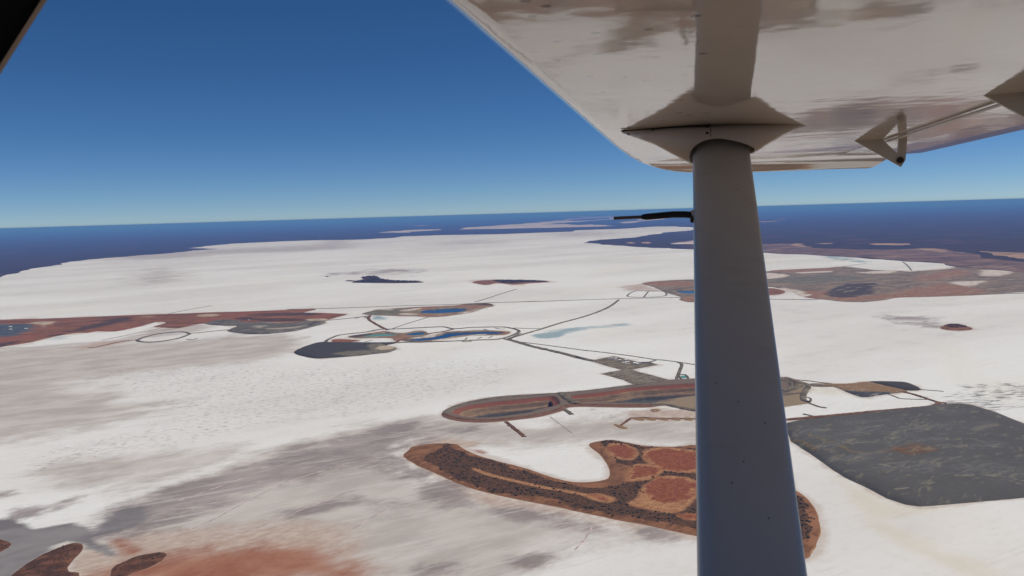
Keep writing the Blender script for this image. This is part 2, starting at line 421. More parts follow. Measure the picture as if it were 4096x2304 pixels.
red_shore = D_(250, 468, 560, 468, 740, 500, 1000, 515, 1230, 515, 1500, 515, 1700, 505, 1900, 512, 2100, 545, 2200, 590, 2575, 625, 2900, 640, 2900, 760, 2575, 712, 2300, 688, 2000, 662, 1900, 634, 1500, 609, 1080, 580, 700, 555, 250, 533)
sheet('clay_flat', fract(to_world(red_shore), 4, .1, True, 5), 6.0, M_SHORE, 'reddish clay flats along the shore below the far scrubland', 'ground', 7.0)
def pan(frame_pts, label, mat=M_PANFAR, z=7.5, seed=1, name='salt_pan'):
    return sheet(name, fract(to_world(frame_pts), 4, .10, True, seed), z, mat, label, 'salt pan', 5.0)
pan(B_(755, 241, 1000, 240, 1215, 216, 1000, 221, 860, 231), 'thin pale salt pan lying alone in the far scrub', seed=2)
pan(B_(1005, 190, 1070, 192, 1135, 188, 1060, 186), 'faint sliver of salt pan farthest out in the scrub', M_PANPINK, seed=3)
pan(B_(1355, 218, 1500, 215, 1700, 212, 2000, 206, 2300, 199, 2500, 192, 2350, 180, 2250, 185, 2100, 179, 1960, 182, 2150, 166, 2440, 145, 2440, 132, 2250, 141, 2150, 150, 1950, 164, 1700, 183, 1500, 198), 'white forked salt pan in the far scrub beyond the lake', seed=4)
pan(C_(880, 675, 1050, 655, 1270, 612, 1500, 590, 1900, 590, 1600, 625, 1300, 655, 1080, 687), 'white salt pan sliver behind the dark probe tip', seed=6)
pan(C_(-300, 560, 100, 545, 420, 552, 700, 540, 1000, 548, 700, 600, 300, 625, 0, 640, -200, 620), 'hazy pale salt pan in the farthest scrub', M_PANPINK, seed=7)
pan(C_(470, 492, 800, 482, 900, 492, 600, 500), 'faint pinkish pan near the horizon', M_PANPINK, seed=8)
pan(C_(1050, 1100, 1150, 1072, 1260, 1100, 1150, 1112), 'small pinkish clay pan on the narrow scrub point', M_PANPINK, seed=9)
pan(C_(1380, 1100, 1470, 1072, 1590, 1100, 1480, 1118), 'larger pinkish clay pan on the narrow scrub point', M_PANPINK, seed=10)
pan(C_(2000, 1120, 2150, 1082, 2420, 1050, 2800, 1050, 2800, 1120, 2420, 1128), 'pale pan half hidden behind the wing strut', seed=11)
pan(D_(1235, 470, 1300, 462, 1580, 464, 1602, 472, 1500, 480, 1300, 478), 'long thin orange clay pan in the scrub past the strut', M_PANPINK, seed=12)
pan(D_(775, 467, 860, 460, 935, 461, 860, 470), 'short thin orange clay pan in the scrub beside the strut', M_PANPINK, seed=13)
pan(D_(560, 480, 600, 466, 680, 466, 735, 497, 640, 494), 'orange clay pan at the edge of the reddish flats', M_PANPINK, seed=14)
pan(D_(1650, 511, 1800, 508, 1920, 520, 1940, 540, 1850, 543, 1770, 530), 'orange bare patch on the reddish shore flats', M_PANPINK, seed=15)
pan(D_(2200, 532, 2400, 540, 2600, 545, 2900, 555, 2900, 620, 2575, 598, 2440, 585, 2300, 552), 'tan clay pan between the dark scrub and the flats', M_PANPINK, seed=16)
pan(D_(280, 274, 430, 268, 440, 273, 300, 279), 'faint pan sliver in the scrub just behind the strut', M_PANPINK, seed=17)
pan(D_(430, 255, 512, 249, 500, 254), 'tiny faint pan sliver in the scrub past the strut', M_PANPINK, seed=18)
# the near shore, below and behind the aeroplane
near = np.array([[-9000, 2100], [-4000, 1250], [-1400, 1150], [-700, 1215], [-250, 1150], [0, 1010], [500, 860], [1500, 700], [4000, 900], [12000, 600], [60000, -2000], [60000, -60000], [-60000, -60000], [-60000, 1400]], float)
sheet('scrubland', fract(near, 6, .05, True, 9), 3.0, M_NEARSCRUB, 'red scrub country on the near shore under the aeroplane', 'land', 4.0)

# ------------------------------------------------------------------ islands
pans = [F_(1865, 555, 1890, 525, 1960, 520, 2030, 545, 2060, 575, 2030, 605, 1960, 605, 1890, 580),
        F_(2130, 600, 2150, 565, 2250, 545, 2400, 555, 2540, 590, 2560, 660, 2490, 700, 2350, 700, 2200, 660),
        F_(2010, 760, 2050, 680, 2120, 668, 2230, 682, 2225, 705, 2150, 745),
        Q2(1450, 370, 1550, 230, 1700, 120, 1850, 95, 2150, 110, 2400, 180, 2460, 260, 2400, 430, 2250, 590, 2000, 650, 1750, 590, 1550, 480),
        Q2(340, 480, 480, 465, 620, 510, 715, 555, 560, 555), Q2(2140, 885, 2300, 865, 2520, 895, 2480, 945, 2280, 930)]
rims = [F_(1845, 560, 1870, 512, 1960, 505, 2050, 540, 2080, 580, 2040, 620, 1950, 620, 1875, 595),
        F_(2105, 605, 2130, 550, 2250, 530, 2400, 540, 2570, 580, 2590, 680, 2490, 715, 2350, 715, 2190, 675),
        F_(1985, 775, 2030, 670, 2120, 655, 2260, 675, 2250, 715, 2160, 765),
        Q2(1110, 640, 1290, 500, 1340, 360, 1540, 190, 1740, 70, 2120, 60, 2450, 130, 2560, 240, 2500, 500, 2250, 740, 1950, 815, 1400, 730),
        Q2(230, 470, 400, 425, 600, 445, 835, 525, 740, 605, 500, 585, 300, 525), Q2(2100, 880, 2300, 840, 2560, 880, 2520, 970, 2280, 950)]
track = F_(900, 690, 1000, 730, 1200, 780, 1400, 825, 1550, 850, 1700, 878)
isl = (F_(385, 592, 420, 540, 450, 515, 560, 497, 680, 492, 770, 498, 805, 522, 880, 562, 1000, 602, 1150, 642, 1300, 682, 1400, 717, 1500, 747, 1600, 771, 1720, 774, 1830, 757, 1872, 735, 1872, 690, 1840, 630,
           1800, 580, 1740, 530, 1725, 507, 1750, 487, 1840, 471, 1900, 468, 1960, 481, 2100, 506, 2250, 516, 2400, 512, 2500, 506)
       + PX(2950, 1815, 3090, 1880, 3185, 1958) + G_(960, 940, 1000, 1000, 1025, 1080, 1025, 1180, 990, 1270, 940, 1335) + PX(3100, 2222, 2950, 2188)
       + F_(2490, 1160, 2300, 1120, 2100, 1080, 1900, 1040, 1700, 1000, 1500, 955, 1350, 925, 1200, 895, 1050, 865, 900, 825, 750, 770, 600, 705, 500, 660))
rimP = [spoly(r) for r in rims]; trackP = smooth(to_world(track), 4, False)
bare_tip = spoly(F_(380, 600, 440, 510, 600, 485, 700, 500, 620, 560, 545, 590, 540, 640, 600, 690, 500, 670))
inner_shore = smooth(to_world(F_(1725, 500, 1800, 590, 1880, 680, 1950, 690, 1930, 760, 1800, 790, 1700, 785)), 3, False)
def veg(X, Y, S):
    r = np.full(np.shape(X), 1e9)
    for R in rimP: r = np.minimum(r, -sdf(R, X, Y))
    r = np.minimum(r, linedist(trackP, X, Y) - 7)
    r = np.minimum(r, -sdf(bare_tip, X, Y)); r = np.minimum(r, linedist(inner_shore, X, Y) - 30)
    return np.minimum(np.clip(.5 + (S - 17 - fbm(X, Y, 55, 4, 41) * 46) / 16, 0, 1), np.clip(.5 + r / 16, 0, 1))
ISL, isl_d = terrain('island', isl, 3.2, 4.5, 'large red island with clay pans and dark shrubs on the salt lake', M_ISLAND, bank=22, edge=3.5, edge_scale=50, rough=.9,
    zones={'pan': [(p, 13) for p in pans], 'rim': [(r, 10) for r in rims] + [(track, 5, 6)], 'veg': [veg], 'beach': [lambda X, Y, S: np.clip(.5 - (S - 1) / 14, 0, 1)]}, cat='island')

near_isl = []
for k, (p, lab) in enumerate([(K_(-260, 330, -60, 325, 60, 350, 135, 382, 100, 432, 0, 482, -200, 560), 'small red island tip in grey wet mud by the near shore'),
        (K_(100, 770, 300, 622, 500, 502, 700, 420, 830, 378, 920, 384, 952, 412, 940, 470, 850, 560, 790, 630, 770, 670, 800, 705, 880, 715, 905, 735, 860, 900, 0, 900), 'dark red shrubby island between wet mud and pale pan'),
        (K_(1250, 770, 1300, 652, 1400, 600, 1600, 520, 1800, 486, 1905, 500, 1862, 572, 1700, 662, 1450, 760, 1380, 900, 1200, 900), 'dark red oval island with shrub rows beside rusty sand')]):
    near_isl.append(terrain('island', p, 2.5, 3.0, lab, M_NEARISL, bank=10, edge=2.2, edge_scale=25, rough=.6,
        zones={'dark': [lambda X, Y, S: np.clip(.5 + (S - 8) / 14, 0, 1) * .55], 'pale': [lambda X, Y, S: np.clip(.5 - (S - .2) / 2, 0, 1)]}, cat='island'))
I1, i1d = terrain('island', B_(565, 608, 620, 596, 660, 582, 628, 573, 680, 566, 735, 566, 775, 580, 830, 594, 1000, 598, 1100, 605, 1000, 611, 750, 611), 9, 8, 'dark humped island far out on the white salt',
    M_SCRUB, bank=20, edge=5, hills=[((1100 + 705 * .5435, 1116), 120, 22), ((1100 + 780 * .5435, 1124), 90, 8)], cat='island')
terrain('island', B_(515, 596, 550, 591, 592, 594, 550, 599), 9, 4, 'tiny dark islet beside the humped island', M_SCRUB, edge=3, cat='island')
terrain('island', B_(372, 564, 383, 559, 394, 564, 383, 566), 7, 5, 'lone dark speck of an islet far out on the salt', M_SCRUB, edge=1, cat='island')
I2, i2d = terrain('island', B_(1450, 605, 1490, 596, 1600, 591, 1900, 593, 2030, 604, 1900, 612, 1750, 624, 1640, 612, 1560, 627, 1480, 615), 9, 6, 'long tree-lined red island far out on the white salt',
    M_ISLAND, bank=25, edge=4, zones={'veg': [(B_(1620, 590, 1900, 588, 2030, 604, 1900, 608, 1720, 616, 1640, 606), 30)], 'beach': [lambda X, Y, S: np.clip(.5 - (S - 8) / 20, 0, 1)]}, cat='island')
I3, i3d = terrain('island', D_(1850, 1190, 1900, 1160, 1970, 1150, 2060, 1163, 2140, 1196, 2060, 1211, 1930, 1209), 5, 2.5, 'small oval red island alone on the salt behind a grey streak', M_ISLAND, bank=25, edge=4,
    zones={'veg': [(D_(1890, 1175, 1960, 1150, 2070, 1165, 2080, 1185, 1960, 1188), 18)]}, cat='island')
terrain('island', D_(200, 850, 355, 848, 440, 850, 520, 872, 490, 895, 400, 905, 250, 905), 8, 5, 'round red island at the causeway beside the strut', M_ISLAND, bank=25, edge=4, cat='island')

# ------------------------------------------------------------------ left shore with spoil heap
left = (H_(-1400, 240) + H_(0, 190, 600, 175, 1100, 156, 1700, 131, 2400, 108) + I_(0, 100, 500, 86, 1000, 69, 1400, 55, 1500, 60, 1330, 96, 1550, 103, 1900, 118, 1780, 152, 1620, 200, 1560, 225, 1300, 260, 900, 270, 500, 268, 250, 258, 60, 240)
        + H_(2480, 255, 2300, 298, 2080, 290, 1970, 281, 2080, 250, 2140, 224, 2000, 222, 1860, 262, 1700, 300, 1480, 343, 1260, 338, 1130, 358, 1000, 360, 820, 386, 600, 430, 400, 480, 150, 520, 0, 545, -600, 690, -1500, 820))
terrain('red_flat', left, 9, 3.0, 'long reddish earth flat jutting from the shore into the salt', M_REDLAND, bank=14, edge=4, edge_scale=90, n=2, rough=.8,
    zones={'bright': [(H_(0, 420, 500, 385, 900, 345, 1100, 355, 700, 395, 300, 450, 0, 505), 25), (H_(1100, 345, 1500, 300, 1900, 265, 1700, 320, 1300, 350), 25), (I_(0, 170, 250, 165, 450, 190, 0, 235), 25), (I_(300, 110, 800, 95, 1400, 60, 1350, 75, 800, 130, 300, 150), 30), (I_(1350, 130, 1600, 115, 1800, 122, 1500, 175), 25)],
           'dark': [(H_(0, 505, 500, 425, 900, 340, 1250, 240, 1600, 160, 1720, 190, 1300, 290, 900, 365, 300, 470, 0, 540), 25), (I_(430, 172, 600, 160, 700, 178, 1000, 172, 1250, 185, 1410, 207, 1300, 218, 900, 216, 650, 200), 14), (I_(650, 130, 1000, 105, 1500, 108, 1400, 150, 900, 150), 35)],
           'slate': [(H_(-400, 240, 100, 248, 400, 262, 460, 300, 380, 350, 150, 400, -400, 430), 40)],
           'pale': [(H_(370, 240, 500, 222, 740, 222, 600, 262, 580, 300, 480, 250), 20), (I_(0, 130, 250, 122, 180, 150, 0, 158), 20), (H_(1820, 155, 1960, 150, 1980, 160, 1850, 162), 15), (I_(1380, 190, 1600, 180, 1640, 200, 1420, 218), 18)]})
terrain('spoil_heap', I_(60, 242, 250, 198, 460, 200, 640, 235, 800, 222, 1100, 236, 1400, 216, 1600, 212, 1602, 240, 1450, 282, 1250, 330, 1000, 364, 800, 377, 600, 374, 400, 350, 358, 325, 480, 270, 300, 268), 5.5, 9, 'wide flat grey spoil heap at the end of the red flat', M_GREYDUMP, bank=22, edge=3,
    rough=1.2, zones={'pale': [(I_(680, 290, 850, 285, 800, 310, 720, 305), 15), (I_(840, 245, 1000, 238, 1250, 232, 1100, 252), 14), (I_(860, 325, 1200, 300, 1380, 280, 1200, 320, 950, 332), 10)], 'dark': [(I_(1370, 275, 1500, 235, 1480, 262, 1400, 280), 10)]}, cat='spoil heap')
road('bund', H_(1770, 455, 1850, 420, 2000, 380, 2200, 354, 2350, 349, 2435, 366, 2415, 388, 2300, 430, 2150, 460, 1980, 479, 1830, 477), 11, 'oval grey earth bund ringing a patch of salt', h=2.5, closed=True, cat='bund')
road('road', H_(2440, 366, 2576, 358) + I_(60, 350, 200, 335, 370, 318), 10, 'short grey causeway joining the oval bund to the spoil heap')
road('road', H_(1775, 447, 1550, 475, 1250, 540, 1130, 556), 9, 'brown track leading away from the oval bund into salt', M_ROADRED)
road('road', H_(1310, 458, 1700, 375, 2080, 296, 2300, 262), 4, 'thin dark track running along the pale wedge of salt', M_ROADRED, h=.8)
road('road', H_(2080, 330, 2300, 298, 2576, 242), 4, 'thin dark track from the oval bund towards red earth', M_ROADRED, h=.8)
road('road', H_(2170, 112, 2400, 66, 2576, 35) + I_(150, 6), 6, 'thin line of bund pointing out over the far salt', h=1)
road('bund', H_(2400, 445, 2480, 447, 2540, 432), 7, 'short dark bund stub beside the oval bund', h=1.2, cat='bund')

# ------------------------------------------------------------------ causeways
road('road', I_(1480, 57) + M_(0, 150, 300, 143, 640, 132, 1100, 115, 1700, 98, 2050, 82, 2576, 66) + B_(1850, 750, 2200, 738, 2500, 728) + L_(0, 786, 430, 779, 740, 772, 1200, 776, 1840, 795, 2300, 800) + D_(800, 945), 13, 'long straight causeway crossing the whole salt lake', wob=.12)
road('road', D_(2100, 908, 2300, 898, 2700, 886), 12, 'grey causeway end reaching the tan flats')
road('road', B_(1470, 752, 1560, 725, 1660, 692, 1778, 656), 10, 'thin straight bund slanting off the long causeway', h=1)
road('road', B_(2530, 735, 2450, 792, 2300, 851, 2100, 906, 1960, 950, 1850, 982, 1720, 1020), 15, 'curving grey causeway from the blue pits to the long causeway')
road('road', B_(1700, 1022, 1800, 1050, 1900, 1080, 2100, 1125, 2250, 1165) + N_(0, 140, 250, 200, 420, 235), 22, 'wide grey haul road from the blue pits to the works yard', h=2)
road('road', B_(1810, 1046, 2000, 1070, 2300, 1110) + N_(150, 2, 700, 65, 1200, 130, 1650, 200, 1790, 207, 2100, 247, 2450, 300, 3000, 372), 7, 'thin pipeline bund running beside the wide haul road', h=1)
road('road', N_(1680, 205, 1560, 245, 1480, 265), 7, 'short link from pipeline bund to the works yard', h=1)
road('road', I_(1590, 215) + M_(380, 265, 560, 249, 800, 222, 850, 210), 12, 'grey causeway linking the spoil heap and lone pit')
road('road', M_(852, 210, 835, 248, 900, 293, 980, 338, 1035, 362), 14, 'grey haul road dropping between the two pit complexes', M_ROADRED, h=2)
road('road', M_(700, 240, 760, 226, 840, 232, 800, 240), 14, 'small grey turning pad on the causeway near the lone pit')
road('road', M_(1060, 355, 1250, 290, 1450, 230), 6, 'thin diagonal bund between the lone pit and the ring road', h=1)
road('road', M_(400, 489, 455, 442, 560, 410, 800, 385, 950, 356, 1100, 352, 1520, 331, 1620, 331, 1720, 350, 1900, 336, 2200, 331, 2300, 342, 2385, 370, 2330, 410, 2180, 455, 1950, 466, 1650, 478, 1400, 486, 1150, 490, 900, 494, 650, 490), 11, 'grey ring road round the twin blue pits', closed=True, h=2)
road('road', M_(1720, 350, 1600, 378, 1480, 395, 1420, 410, 1250, 440, 1150, 470, 1110, 490), 13, 'brown cross road between the two blue pit lakes', M_ROADRED)
road('road', M_(2330, 340, 2450, 345, 2576, 346) + B_(1950, 946), 7, 'straight bund from ring road to the curving causeway', h=1)
road('road', M_(2280, 460, 2350, 420, 2400, 395) , 10, 'short bund tying ring road to the haul road junction')
road('road', N_(2100, 245, 2200, 300, 2150, 450, 2090, 600), 9, 'narrow jetty with stubs above the big open pit')
road('bund', N_(2130, 520, 2170, 510, 2280, 515, 2330, 600, 2200, 600), 5, 'small bund round a turquoise pond', closed=True, h=1.5, cat='bund')
road('bund', L_(30, 757, 150, 688, 450, 690, 530, 715, 500, 755, 250, 771), 9, 'bund round a row of pinkish evaporation ponds', closed=True, h=1.2, cat='bund')
road('bund', L_(300, 697, 240, 770), 8, 'cross bund between two evaporation ponds', h=1.1, cat='bund')

# upper pit
up_pond = M_(1350, 170, 1440, 151, 1500, 152, 1600, 140, 1780, 138, 1855, 150, 1780, 178, 1700, 183, 1560, 190, 1400, 188)
terrain('pit_surrounds', M_(760, 195, 900, 156, 960, 151, 1100, 137, 1380, 122, 1720, 108, 1800, 97, 2060, 83, 2122, 104, 2120, 120, 2040, 132, 1900, 180, 1750, 205, 1550, 226, 1330, 222, 1000, 213, 870, 206), 6, 2.5, 'brown and grey ground around the lone oval blue pit lake', M_MIXED, bank=12, edge=2, n=2,
    carve=[(up_pond, 7, None)], zones={'redb': [(M_(1240, 160, 1380, 130, 1780, 105, 2120, 104, 2000, 135, 1860, 165, 1900, 140, 1700, 130, 1500, 140, 1360, 165), 30), (M_(1300, 195, 1500, 200, 1800, 185, 1750, 200, 1550, 222, 1330, 216), 20)],
    'green': [(M_(760, 195, 900, 156, 1150, 150, 1250, 170, 1150, 200, 870, 205), 30)], 'dark': [(M_(1790, 97, 2060, 92, 2110, 108, 1900, 105), 14)], 'pale': [(M_(960, 155, 1080, 148, 1080, 158, 1000, 162), 10), (M_(1150, 165, 1350, 140, 1350, 150, 1250, 170), 12), (M_(1750, 200, 1900, 165, 2000, 140, 1880, 180), 10), (M_(1160, 190, 1330, 195, 1330, 208, 1170, 206), 14)]})
def water(pts, mat, label, z=-1.4, grow=0):
    P = spoly(pts, 3); c = P.mean(0)
    return sheet('water', c + (P - c) * (1 + grow), z, mat, label, 'pit lake')
water(up_pond, M_WATER, 'deep blue pit lake in the lone brown pit', grow=.01)
lo_pond = M_(1240, 465, 1300, 446, 1480, 430, 1580, 410, 1640, 391, 1900, 379, 2050, 372, 2220, 382, 2210, 400, 2050, 405, 1850, 412, 1700, 430, 1600, 452, 1480, 465, 1350, 475)
sm_pond = M_(1195, 405, 1280, 386, 1380, 379, 1422, 394, 1380, 412, 1250, 416)
te_pond = M_(750, 431, 860, 406, 1000, 396, 1100, 404, 1165, 410, 1100, 421, 900, 432)
ti_pond = M_(988, 386, 1030, 378, 1068, 389, 1005, 394)
terrain('pit_surrounds', M_(1170, 470, 1230, 450, 1300, 432, 1470, 420, 1560, 400, 1630, 380, 1900, 368, 2050, 362, 2260, 374, 2300, 385, 2240, 412, 2060, 416, 1860, 424, 1720, 442, 1610, 464, 1480, 477, 1300, 484), 5.5, 2.2, 'pale gravel rim around the long blue pit lake', M_MIXED, bank=8, edge=1.5, n=2,
    carve=[(lo_pond, 7, None)], zones={'redb': [(M_(2200, 370, 2320, 380, 2240, 412, 2190, 408), 15)], 'pale': [(M_(1500, 470, 1900, 416, 2050, 408, 1900, 425, 1620, 466), 12), (M_(1250, 448, 1480, 422, 1600, 395, 1480, 434), 8)]})
water(lo_pond, M_WATER, 'long deep blue pit lake inside the ring road', grow=.01)
terrain('pit_surrounds', M_(620, 428, 760, 405, 940, 380, 1000, 370, 1080, 384, 1200, 392, 1290, 374, 1400, 368, 1450, 396, 1400, 424, 1250, 440, 1180, 462, 1095, 470, 1080, 448, 950, 444, 700, 447), 5.5, 2.2, 'reddish brown ground around the small teal pond', M_MIXED, bank=8, edge=2, n=2,
    carve=[(sm_pond, 6, None), (te_pond, 6, None), (ti_pond, 6, None)], zones={'redb': [(M_(760, 405, 940, 378, 1000, 372, 990, 390, 860, 402), 12), (M_(1100, 430, 1250, 420, 1200, 455, 1100, 465), 20), (M_(640, 440, 900, 436, 1150, 425, 1100, 445, 900, 444), 8)], 'dark': [(M_(640, 428, 760, 408, 850, 405, 760, 432), 14)], 'green': [(M_(1080, 384, 1200, 392, 1250, 378, 1180, 402), 10)]})
water(sm_pond, M_WATERMID, 'small blue pit lake next to the teal pond', grow=.01)
water(te_pond, M_TEAL, 'pale teal tailings pond inside the ring road', grow=.01)
water(ti_pond, M_WATERMID, 'tiny blue pool above the teal pond', grow=.01)
terrain('red_flat', M_(455, 480, 480, 455, 640, 458, 760, 470, 640, 484, 520, 488), 5, 1.0, 'rusty earth patch at the end of the ring road', M_REDLAND, bank=6, edge=3, zones={'bright': [lambda X, Y, S: np.clip(.5 + S / 20, 0, 1)]})
terrain('spoil_heap', M_(68, 596, 100, 565, 200, 525, 300, 497, 400, 491, 650, 494, 900, 498, 1120, 494, 1010, 522, 1095, 536, 1128, 555, 1050, 590, 920, 606, 700, 630, 450, 648, 300, 655, 150, 630), 5, 10, 'smooth dark grey spoil heap below the ring road', M_DARKDUMP, bank=26, edge=2, rough=.8, n=3,
    zones={'pale': [(M_(820, 540, 900, 520, 1010, 524, 1095, 536, 1128, 556, 1050, 590, 900, 608, 840, 590), 14), (M_(450, 630, 640, 600, 830, 590, 920, 606, 650, 634), 14)], 'cream': [(M_(910, 570, 960, 548, 1060, 540, 1110, 550, 1050, 575, 960, 588), 10)]}, cat='spoil heap')

# works yards
terrain('works_yard', N_(400, 205, 580, 165, 780, 130, 870, 135, 1100, 195, 1300, 250, 1530, 245, 1720, 305, 1300, 380, 1200, 405, 960, 410, 700, 345, 400, 250), 4, 1.8, 'grey works yard dotted with white sheds on the salt', M_PAD, bank=7, edge=1.2, n=1, zones={'dark': [(N_(1300, 250, 1530, 245, 1640, 290, 1400, 290), 12)]})
terrain('works_yard', N_(510, 495, 700, 455, 960, 412, 1200, 412, 1350, 460, 1600, 520, 1950, 615, 1950, 660, 1400, 715, 1180, 705, 1000, 622, 800, 566, 620, 512), 4, 2.1, 'empty grey gravel yard below the shed yard', M_PAD, bank=7, edge=1.2, n=1)

# big open pit
mine = (O_(58, 382, 110, 330, 250, 275, 450, 230, 700, 200, 1000, 184, 1220, 171, 1500, 144, 1740, 114, 1900, 94, 2180, 64, 2300, 44, 2520, 34) + PX(2950, 1500) + J_(270, 68, 350, 66, 430, 90, 560, 130, 580, 158, 530, 215, 490, 250, 500, 292, 555, 312, 310, 350)
        + PX(2900, 1668) + O_(2520, 340, 2250, 300, 2100, 314, 1900, 319, 1450, 309, 1300, 316, 1250, 345, 1150, 376, 1000, 410, 800, 436, 600, 456, 400, 465, 200, 445, 100, 420))
hole1 = O_(160, 365, 180, 340, 260, 308, 500, 266, 800, 236, 1090, 206, 1180, 215, 1215, 262, 1200, 292, 1000, 345, 900, 372, 700, 402, 500, 422, 350, 418, 230, 396)
hole2 = O_(1290, 205, 1500, 178, 1750, 146, 1900, 120, 2250, 96, 2520, 80) + PX(2900, 1530, 2960, 1560, 2900, 1590) + O_(2520, 205, 2200, 252, 2100, 276, 1700, 274, 1400, 280, 1300, 255)
prof = ([0, 4, 15, 21, 29, 34, 43, 48, 57, 62, 70, 300], [0, -2, -8.5, -9, -25, -26, -43, -44, -61, -62, -66, -66])
terrain('open_pit', mine, 3.0, 2.4, 'long open pit mine with red rims and grey rock walls', M_PIT, bank=10, edge=2.5, n=2, rough=.5,
    carve=[(hole1, 60, prof), (hole2, 60, prof)],
    zones={'bank': [(O_(58, 382, 150, 400, 400, 440, 700, 425, 1000, 385, 1250, 330, 1250, 350, 1000, 412, 600, 458, 200, 450), 6), (O_(1300, 300, 2100, 290, 2100, 316, 1300, 318), 6)],
           'tan': [(O_(2150, 290, 2250, 262, 2520, 215) + PX(3100, 1600, 3200, 1530) + J_(560, 160, 490, 250, 555, 312, 310, 350) + O_(2520, 340), 15)]}, cat='mine')
road('road', O_(1225, 182, 1260, 215, 1310, 250, 1370, 288), 16, 'grey ramp on the saddle between the two pits', h=6, cat='road')
road('road', O_(100, 385, 140, 345, 280, 290, 600, 232, 1000, 196, 1230, 182, 1500, 158, 1760, 128, 2180, 76), 11, 'grey rim road along the back of the open pit', h=3.2)
road('road', O_(100, 385, 160, 412, 300, 436, 520, 444, 760, 424, 980, 394, 1180, 345, 1290, 300, 1450, 294, 1800, 298, 2100, 296), 9, 'brown rim road along the front of the open pit', M_ROADRED, h=3.0)
road('road', O_(2100, 296, 2240, 290, 2400, 325, 2560, 352), 10, 'dark bund road past the tan corner of the pit', h=3.0)
road('jetty', O_(690, 455, 760, 512, 830, 566, 872, 602), 8, 'long brown earth jetty sticking out from the open pit', M_ROADRED, h=1.5, cat='jetty')
road('jetty', O_(705, 497, 745, 490), 6, 'short brown stub beside the long earth jetty', M_ROADRED, h=1.3, cat='jetty')
road('jetty', O_(1262, 336, 1332, 386), 11, 'short dark jetty at the saddle between the pits', h=1.6, cat='jetty')
road('jetty', O_(1795, 496, 1850, 458, 1905, 420), 6, 'slanting brown jetty arm on the mauve mud', M_ROADRED, h=1.2, cat='jetty')
terrain('pad', O_(1735, 484, 1780, 482, 1870, 512, 1865, 524, 1800, 518), 3, 1.6, 'small brown earth pad at the end of the slanting jetty', M_PAD, bank=5, edge=1, zones={'tan': [lambda X, Y, S: S * 0 + .7]})
for k in range(6):
    x = 1915 + k * 118
    terrain('pad', O_(x, 424, x + 60, 412, x + 118, 420, x + 112, 444, x + 50, 440), 3.5, 1.4, ['small brown earth pad, first of the string beyond the slanting jetty', 'small brown earth pad, second of the string beyond the slanting jetty', 'small brown earth pad, third of the string beyond the slanting jetty',
        'small brown earth pad, fourth of the string beyond the slanting jetty', 'small brown earth pad, fifth of the string beside the strut', 'small brown earth pad, last of the string behind the strut'][k], M_PAD, bank=5, edge=2.5, zones={'tan': [lambda X, Y, S: S * 0 + .8]})
road('jetty', O_(1900, 420, 2040, 414, 2200, 424, 2350, 424, 2520, 428), 5, 'brown causeway joining the string of earth pads', M_ROADRED, h=1, cat='jetty')
terrain('pad', O_(2085, 340, 2150, 328, 2190, 345, 2130, 362), 3.5, 1.3, 'olive earth pad beside the dark bund road', M_PAD, bank=5, edge=1.5, zones={'tan': [lambda X, Y, S: S * 0 + .8]})

# striped benches on the pit surrounds beside the strut
for p, lab in [(J_(285, 105, 350, 112, 385, 145, 360, 180, 300, 200), 'innermost curved bench on the pit surrounds beside the strut'), (J_(300, 222, 400, 195, 470, 165, 530, 135), 'straight bench road on the tan pit surrounds'), (J_(300, 245, 380, 235, 450, 228, 490, 225), 'thin dark furrow across the tan pit surrounds'), (J_(340, 80, 410, 110, 440, 150, 400, 190, 330, 212), 'outer curved bench on the pit surrounds beside the strut'), (J_(350, 105, 450, 125, 540, 150, 520, 190, 495, 240, 500, 285, 545, 305), 'grey edge road round the tan pit surrounds')]:
    road('road', p, 7, lab, h=4.2)
for p, lab in [(M_(2020, 352, 2060, 362, 2050, 372), 'short bund stub above the long blue lake'), (M_(2140, 340, 2190, 352, 2240, 350), 'curved bund above the end of the long lake'), (M_(1830, 462, 1850, 440), 'stub bund below the long blue lake'), (M_(1960, 452, 2000, 436), 'slanting bund below the long blue lake'), (M_(2070, 446, 2110, 424), 'slanting bund near the ring road end'),
               (M_(1800, 470, 1815, 482, 1880, 482, 1890, 470), 'small looped bund on the ring road'), (M_(800, 484, 870, 468), 'slanting bund above the dark spoil heap')]:
    road('bund', p, 4, lab, h=1.2, cat='bund')

